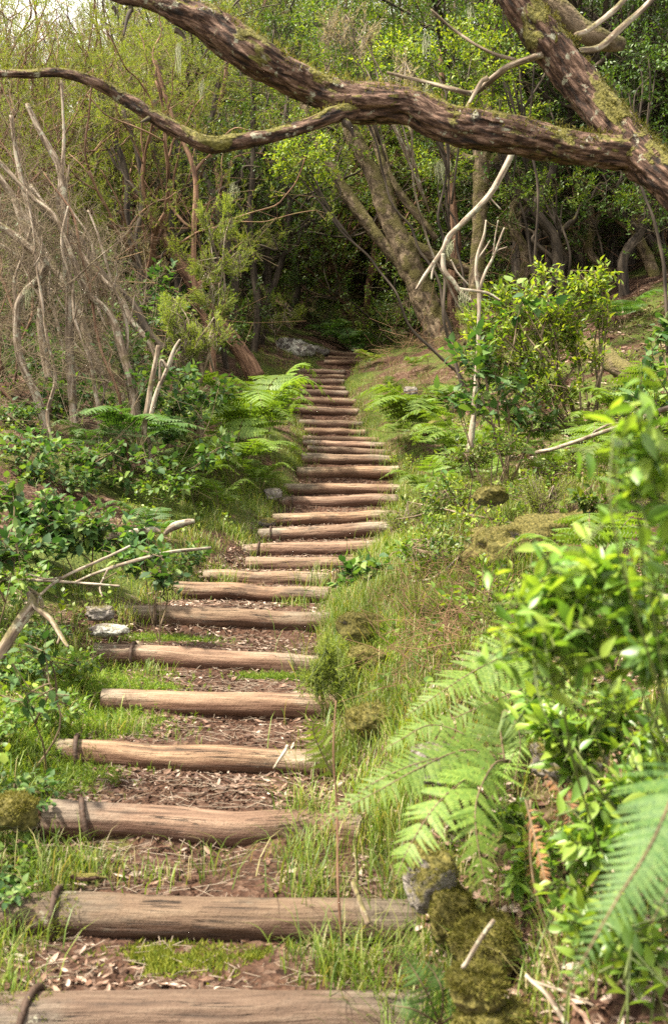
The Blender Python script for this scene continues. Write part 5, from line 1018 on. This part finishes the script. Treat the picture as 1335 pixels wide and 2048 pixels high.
# sticks on the stones
px_stems('fallen_branch', [[(925, 1935, 5, 2.25), (955, 1880, 5, 2.2), (985, 1838, 4.5, 2.2)]], None, 'short pale stick leaning on the yellow-mossed stones', 'stick', 'dead')
px_stems('fallen_branch', [[(705, 1765, 5, 2.85), (720, 1810, 6, 2.75), (732, 1848, 6, 2.7)]], None, 'grey stick propped on the second lowest step', 'stick', 'bark_pale')
px_stems('fallen_branch', [[(1050, 1950, 4, 2.1), (1090, 1985, 5, 2.05), (1130, 2050, 5, 2.0)], [(1060, 1960, 3, 2.1), (1130, 1985, 3, 2.05), (1180, 2010, 2, 2.0)]], None, 'pale forked stick lying in the leaf litter', 'stick', 'dead')
px_stems('fern_stalk', [[(684, 1900, 2.6, 2.75), (678, 1760, 2.4, 2.75), (680, 1620, 2.2, 2.8), (672, 1500, 2, 2.8), (676, 1400, 1.2, 2.8)]], None, 'thin bare brown stalk standing in front of the step ends', 'stalk', 'bark_brown')
px_stems('fallen_branch', [[(575, 1490, 3.5, 3.75), (560, 1512, 3, 3.72), (545, 1535, 2, 3.7)]], None, 'small pale twig resting on the fourth step', 'twig', 'dead')
px_stems('fallen_branch', [[(140, 1748, 7, 3.1), (165, 1752, 8, 3.1), (192, 1750, 7, 3.1)], [(192, 1752, 4, 3.1), (215, 1754, 2, 3.1)]], None, 'short orange-brown bark stick on the soil above the second step', 'stick', 'bark_red')

# ------------------------------------------------------------------ beard lichen
def beard(label, px, py, d, w, h, n, seed):
    R = rng(seed); c = P(px, py, d); s = d / FPX; mb = MB()
    A = R.normal(0, 1, (n, 3)) * [w * .35 * s, .04, 6 * s]; Bv = A * [.75, 1, 1] - np.column_stack([R.normal(0, 3 * s, n), R.normal(0, .01, n), h * s * R.uniform(.25, 1, n)]); Bm = (A + Bv) / 2 + R.normal(0, 2 * s, (n, 3))
    sticks(mb, A, Bm, .0022); sticks(mb, Bm, Bv, .0016)
    o = mb.build('beard_lichen', M['lichen']); o.location = c; tag(o, label, 'lichen', 'tufts of beard lichen')
for a in [('pale beard lichen tuft hanging thick below the laurel spray', 880, 325, 13.5, 28, 40, 70, 1), ('long pale lichen beard hanging above the thin limb', 358, 95, 9, 10, 60, 22, 2), ('short pale lichen beard below the long one', 403, 170, 9, 10, 34, 20, 3), ('lichen tuft on the tip of the pale forked branch', 897, 490, 7.2, 12, 22, 60, 4),
          ('wispy lichen tuft beside the heath fan', 468, 370, 15, 18, 34, 40, 5), ('lichen tuft where the grey twig crosses the laurel crown', 850, 180, 5.7, 14, 18, 36, 6), ('greenish lichen tuft under the top edge', 940, 15, 11, 12, 28, 22, 7), ('pale lichen tuft in the dead twigs at the top middle', 850, 80, 11, 14, 30, 40, 8),
          ('lichen tuft on the curved branch by the outcrop', 937, 1088, 6.1, 14, 22, 60, 9), ('hanging grey lichen wisp on the bare stems', 60, 575, 9.4, 16, 40, 26, 10), ('lichen wisp caught on the pale branch fork', 925, 590, 7.2, 16, 24, 60, 11)]:
    beard(*a)

# ------------------------------------------------------------------ grass, moss, litter, small ground plants
def scatter(n, dlo, dhi, xlo, xhi, R, pw=1.6):
    d = dlo + (dhi - dlo) * R.uniform(0, 1, n) ** pw; u = R.uniform(xlo, xhi, n)
    return u, d
def blades(mb, x, y, z, h, R, w=.0016, lean=.75):
    n = len(x); a = R.uniform(0, 6.28, n); l = np.column_stack([np.cos(a), np.sin(a), np.zeros(n)]) * (h * lean * R.uniform(.2, 1.5, n))[:, None]
    s = np.column_stack([-np.sin(a), np.cos(a), np.zeros(n)]) * w * R.uniform(.6, 1.5, n)[:, None]
    b = np.column_stack([x, y, z - .01]); up = np.array([0, 0, 1.])
    p1 = b + l * .2 + up * (h * .5)[:, None]; p2 = b + l * .6 + up * (h * .85)[:, None]; p3 = b + l * 1.15 + up * (h * .95)[:, None]
    V = np.stack([b - s, b + s, p1 - s * .9, p1 + s * .9, p2 - s * .6, p2 + s * .6, p3], 1).reshape(-1, 3); o = (np.arange(n) * 7)[:, None]
    mb.add(V, [np.concatenate([o + [0, 1, 3, 2], o + [2, 3, 5, 4]]), o + [4, 5, 6]])
R = rng(201); mb = MB()
# clumps along both edges of the path
def edge_clumps(n, dlo, dhi, side, out, hmul, dens=22, inn=.03, pw=1.3):
    d = dlo + (dhi - dlo) * R.uniform(0, 1, n) ** pw; e = R.uniform(-inn, 1, n) * 1.0; off = np.where(e < 0, e, e ** 1.5 * out)
    x = np.interp(d, YB, XCB) + side * (np.interp(d, YB, HWB) + off); k = fbm(np.column_stack([x * 1.6, d * 1.6, d * 0 + side]), 2, 9) > -.25; x = x[k]; d = d[k]
    m = dens; X_ = np.repeat(x, m) + R.normal(0, .035, len(x) * m); Y_ = np.repeat(d, m) + R.normal(0, .035, len(x) * m); H = np.repeat(R.uniform(.04, .13, len(x)), m) * R.uniform(.5, 1.2, len(X_)) * hmul
    blades(mb, X_, Y_, surf_z(X_, Y_), H, R, lean=.7)
edge_clumps(560, 2.2, 9, 1, .9, 1.1); edge_clumps(420, 2.2, 9, -1, .8, 1.0)
edge_clumps(700, 8, 21, 1, 1.2, 1.3); edge_clumps(650, 8, 21, -1, .9, 1.25)
edge_clumps(500, 5.5, 9.5, 1, 1.3, 1.5, inn=.0); edge_clumps(260, 3.3, 6.5, 1, .8, 1.3, inn=.0)
for px, py, d, n, h in [(455, 1130, 7.1, 60, .12), (245, 1440, 4.4, 90, .1), (215, 1268, 5.4, 40, .07), (180, 1235, 5.6, 40, .09), (180, 1620, 3.25, 90, .09), (300, 1640, 3.2, 30, .07), (415, 1650, 3.25, 22, .12), (10, 1870, 2.85, 50, .12), (90, 1680, 3.1, 90, .15), (590, 1160, 6.7, 60, .08), (625, 1700, 3.1, 90, .13), (690, 1860, 2.7, 45, .16), (760, 1850, 2.65, 40, .2), (850, 1830, 2.5, 40, .18),
                        (620, 1520, 3.6, 90, .12), (600, 1600, 3.4, 70, .1), (350, 1460, 4.2, 30, .06), (300, 1300, 5.3, 50, .09), (490, 985, 10.2, 80, .2), (630, 890, 13, 30, .08), (790, 1890, 2.45, 30, .16), (10, 1950, 2.6, 60, .12), (640, 1760, 2.85, 70, .09), (780, 1230, 5.3, 150, .2), (820, 1180, 5.6, 120, .2), (750, 1380, 4.3, 80, .15), (860, 1380, 3.8, 70, .15)]:
    x = (px - 667.5) * d / FPX + R.normal(0, .06, n * 2); y = d + R.normal(0, .06, n * 2); blades(mb, x, y, surf_z(x, y), h * R.uniform(.5, 1.3, n * 2), R)
# tufts over the log ends
for k in range(22):
    for e, sx_ in ((NL[k], -1), (NR[k], 1)):
        n = int(90 if sx_ > 0 else 40); d = ND[k]; x = e - sx_ * .04 + R.normal(0, .09, n); y = d - .06 + R.normal(0, .07, n); blades(mb, x, y, surf_z(x, y), R.uniform(.06, .2, n) * (1.2 if sx_ > 0 else .7), R, lean=.7)
# thin turf on the slope
n = 24000; px = R.uniform(700, 1400, n); d = 4 + 12 * R.uniform(0, 1, n); x = (px - 667.5) * d / FPX; k = (fbm(np.column_stack([x, d, d * 0]), 2, 12) > .14) & ~on_path(x, d, .1); x = x[k]; d = d[k]; blades(mb, x, d, surf_z(x, d), R.uniform(.04, .14, len(x)), R, lean=.8)
n = 22000; px = R.uniform(-60, 620, n); d = 2.6 + 14 * R.uniform(0, 1, n) ** 1.2; x = (px - 667.5) * d / FPX; k = (fbm(np.column_stack([x, d, d * 0]), 2, 13) > .0) & ~on_path(x, d, .03); x = x[k]; d = d[k]; blades(mb, x, d, surf_z(x, d), R.uniform(.03, .11, len(x)), R)
tag(mb.build('grass', M['grass']), 'thin green grass tufts along both edges of the steps', 'grass', kind='stuff')

# feathery moss on the bank and in front of the lower steps
R = rng(202); mb = MB()
def moss_patch(px, py, d, rx, n, size, flat=1., mi=0):
    x = (px - 667.5) * d / FPX + R.normal(0, rx * d / FPX * .5, n); y = d + R.normal(0, rx * d / FPX * .5 * flat, n); z = surf_z(x, y)
    D = nrm(R.normal(0, .45, (n, 3)) + [0, 0, 1]); s = size * R.uniform(.5, 1.3, n); mb.inst(*SPRIGF, frames(D, R.normal(0, 1, (n, 3))) * s[:, None, None], np.column_stack([x, y, z - .005]), mi=mi)
for a in [(120, 1200, 5.0, 190, 2600, .05), (200, 1290, 4.7, 150, 1800, .045), (60, 1330, 4.2, 130, 1600, .05), (120, 1400, 4.0, 120, 1200, .04), (330, 1165, 5.9, 110, 900, .04), (560, 1270, 5.35, 60, 500, .04), (500, 1275, 5.35, 40, 200, .035), (320, 1335, 4.95, 30, 200, .03), (40, 1450, 3.8, 120, 900, .045), (90, 1620, 3.3, 60, 400, .04)]: moss_patch(*a, .5 if a[2] > 5.2 else 1)
tag(mb.build('moss_carpet', M['mossgreen']), 'bright green feathery moss carpeting the bank left of the lower steps', 'moss', kind='stuff')
mb = MB(); R = rng(203)
for px, d, rx, n in [(350, 2.9, 130, 4200), (560, 2.9, 150, 5200), (640, 2.86, 110, 3600), (830, 2.5, 100, 1500), (450, 1, 1, 1), (700, 1.9, 200, 1)]:
    x = (px - 667.5) * d / FPX + R.normal(0, rx * d / FPX * .45, n); y = d - .05 + R.normal(0, .045, n); k = fbm(np.column_stack([x * 9, y * 9, y * 0]), 2, 4) > -.1; x = x[k]; y = y[k]; m = len(x)
    D = nrm(R.normal(0, .6, (m, 3)) + [0, 0, 1]); s = .019 * R.uniform(.5, 1.4, m); mb.inst(*BLADE, frames(D, R.normal(0, 1, (m, 3))) * np.stack([s * .6, s, s], -1)[:, None, :], np.column_stack([x, y, surf_z(x, y) - .002]))
tag(mb.build('moss_patch', M['mossfilm']), 'yellow-green moss film on the soil in front of the second lowest step', 'moss', kind='stuff')


# fallen leaves
CURL = (np.array([(0, -.5, .02), (-.22, -.12, .10), (-.18, .28, .06), (0, .55, .12), (.2, .25, .02), (.2, -.15, .09), (0, 0, 0.)]), [np.array([(6, 0, 5), (6, 5, 4), (6, 4, 3), (6, 3, 2), (6, 2, 1), (6, 1, 0)])])
R = rng(204); mb = MB()
def litter(x, y, size, lift=.006, tilt=.35):
    n = len(x); N_ = nrm(R.normal(0, tilt, (n, 3)) + [0, 0, 1]); a = R.uniform(0, 6.28, n); D = np.column_stack([np.cos(a), np.sin(a), R.normal(0, .25, n)])
    s = size * R.uniform(.3, 1.25, n) ** 1.3; Mx = frames(D, N_) * np.stack([s * R.uniform(.5, 1, n), s, s * R.uniform(.3, 1.5, n)], -1)[:, None, :]; mb.inst(*CURL, Mx, np.column_stack([x, y, surf_z(x, y) + lift * R.uniform(0, 2, n)]))
n = 15000; d = 1.9 + 8 * R.uniform(0, 1, n) ** 1.2; u = R.uniform(-1.15, 1.15, n); c = np.interp(d, YB, XCB); x = c + u * np.interp(d, YB, HWB)
ph = (d - np.interp(np.searchsorted(ND, d) - 1., np.arange(len(ND)), ND)) / .6; k = (np.abs(u) * .8 + .9 * fbm(np.column_stack([x * 2.2, d * 3, d * 0]), 2, 6) + .3 * (ph > .6) > R.uniform(-.25, .75, n)); litter(x[k], d[k], .04)
n = 2500; d = 9 + 12 * R.uniform(0, 1, n); x = np.interp(d, YB, XCB) + R.uniform(-1, 1, n) * np.interp(d, YB, HWB); litter(x, d, .045)
n = 7000; px = R.uniform(850, 1500, n); d = 1.6 + 3.6 * R.uniform(0, 1, n); x = (px - 667.5) * d / FPX; k = ~on_path(x, d); litter(x[k], d[k], .05, .012, .5)
n = 9000; px = R.uniform(900, 1480, n); d = 8 + 9 * R.uniform(0, 1, n); x = (px - 667.5) * d / FPX; k = ~on_path(x, d); litter(x[k], d[k], .075, .015, .5)
n = 3000; px = R.uniform(-50, 300, n); d = 2.2 + 4 * R.uniform(0, 1, n); x = (px - 667.5) * d / FPX; k = ~on_path(x, d); litter(x[k], d[k], .035)
tag(mb.build('fallen_leaves', M['litter'], smooth=False), 'brown and buff fallen leaves scattered over soil and slope', 'leaf litter', kind='stuff')
R = rng(205); mb = MB(); n = 4200
d = 1.9 + 9 * R.uniform(0, 1, n) ** 1.2; u = R.uniform(-1.2, 1.2, n); x = np.interp(d, YB, XCB) + u * np.interp(d, YB, HWB); z = surf_z(x, d) + .006; a = R.uniform(0, 6.28, n); l = R.uniform(.03, .12, n)
x2 = x + np.cos(a) * l; y2 = d + np.sin(a) * l * .8; sticks(mb, np.column_stack([x, d, z]), np.column_stack([x2, y2, surf_z(x2, y2) + .008 + R.uniform(0, .01, n)]), R.uniform(.0006, .0018, n))
tag(mb.build('twig_litter', M['dead']), 'broken little twigs and dry needles strewn on the treads', 'twigs', kind='stuff')
R = rng(206); mb = MB()
def crumbs(n, dlo, dhi, size):
    d = dlo + (dhi - dlo) * R.uniform(0, 1, n) ** 1.3; x = np.interp(d, YB, XCB) + R.uniform(-1, 1, n) * np.interp(d, YB, HWB); s = size * R.uniform(.3, 1.3, n) ** 1.5
    t = (np.array([(0, 0, .8), (.8, 0, -.1), (0, .9, 0), (-.9, 0, .1), (0, -.7, -.1), (0, 0, -.8)]), [np.array([(0, 1, 2), (0, 2, 3), (0, 3, 4), (0, 4, 1), (5, 2, 1), (5, 3, 2), (5, 4, 3), (5, 1, 4)])])
    mb.inst(*t, frames(R.normal(0, 1, (n, 3)), R.normal(0, 1, (n, 3))) * s[:, None, None], np.column_stack([x, d, surf_z(x, d)]))
crumbs(14000, 1.9, 9, .009)
tag(mb.build('soil_crumbs', M['path'], smooth=False), 'dark crumbs of soil lying loose on the treads', 'soil', kind='stuff')
# small leafy ground plants
R = rng(207); mb = MB()
n = 900; px = np.concatenate([R.uniform(-50, 520, 500), R.uniform(760, 1380, 400)]); d = 3.5 + 9 * R.uniform(0, 1, n); x = (px - 667.5) * d / FPX; k = ~on_path(x, d, .12); x = x[k]; d = d[k]; n = len(x)
Tt = np.column_stack([x, d, surf_z(x, d) + R.uniform(.06, .2, n)]); D = nrm(R.normal(0, .4, (n, 3)) + [0, 0, 1]); Mx, Ps = twig_leaves(Tt, D, .12, 7, .045, R, 1., 1.); mb.inst(*LEAFJF, Mx, Ps); sticks(mb, Tt - D * .2, Tt, .0012, )
tag(mb.build('ground_cover', M['laurel']), 'low leafy herbs growing through grass and moss on both banks', 'ground cover', kind='stuff')
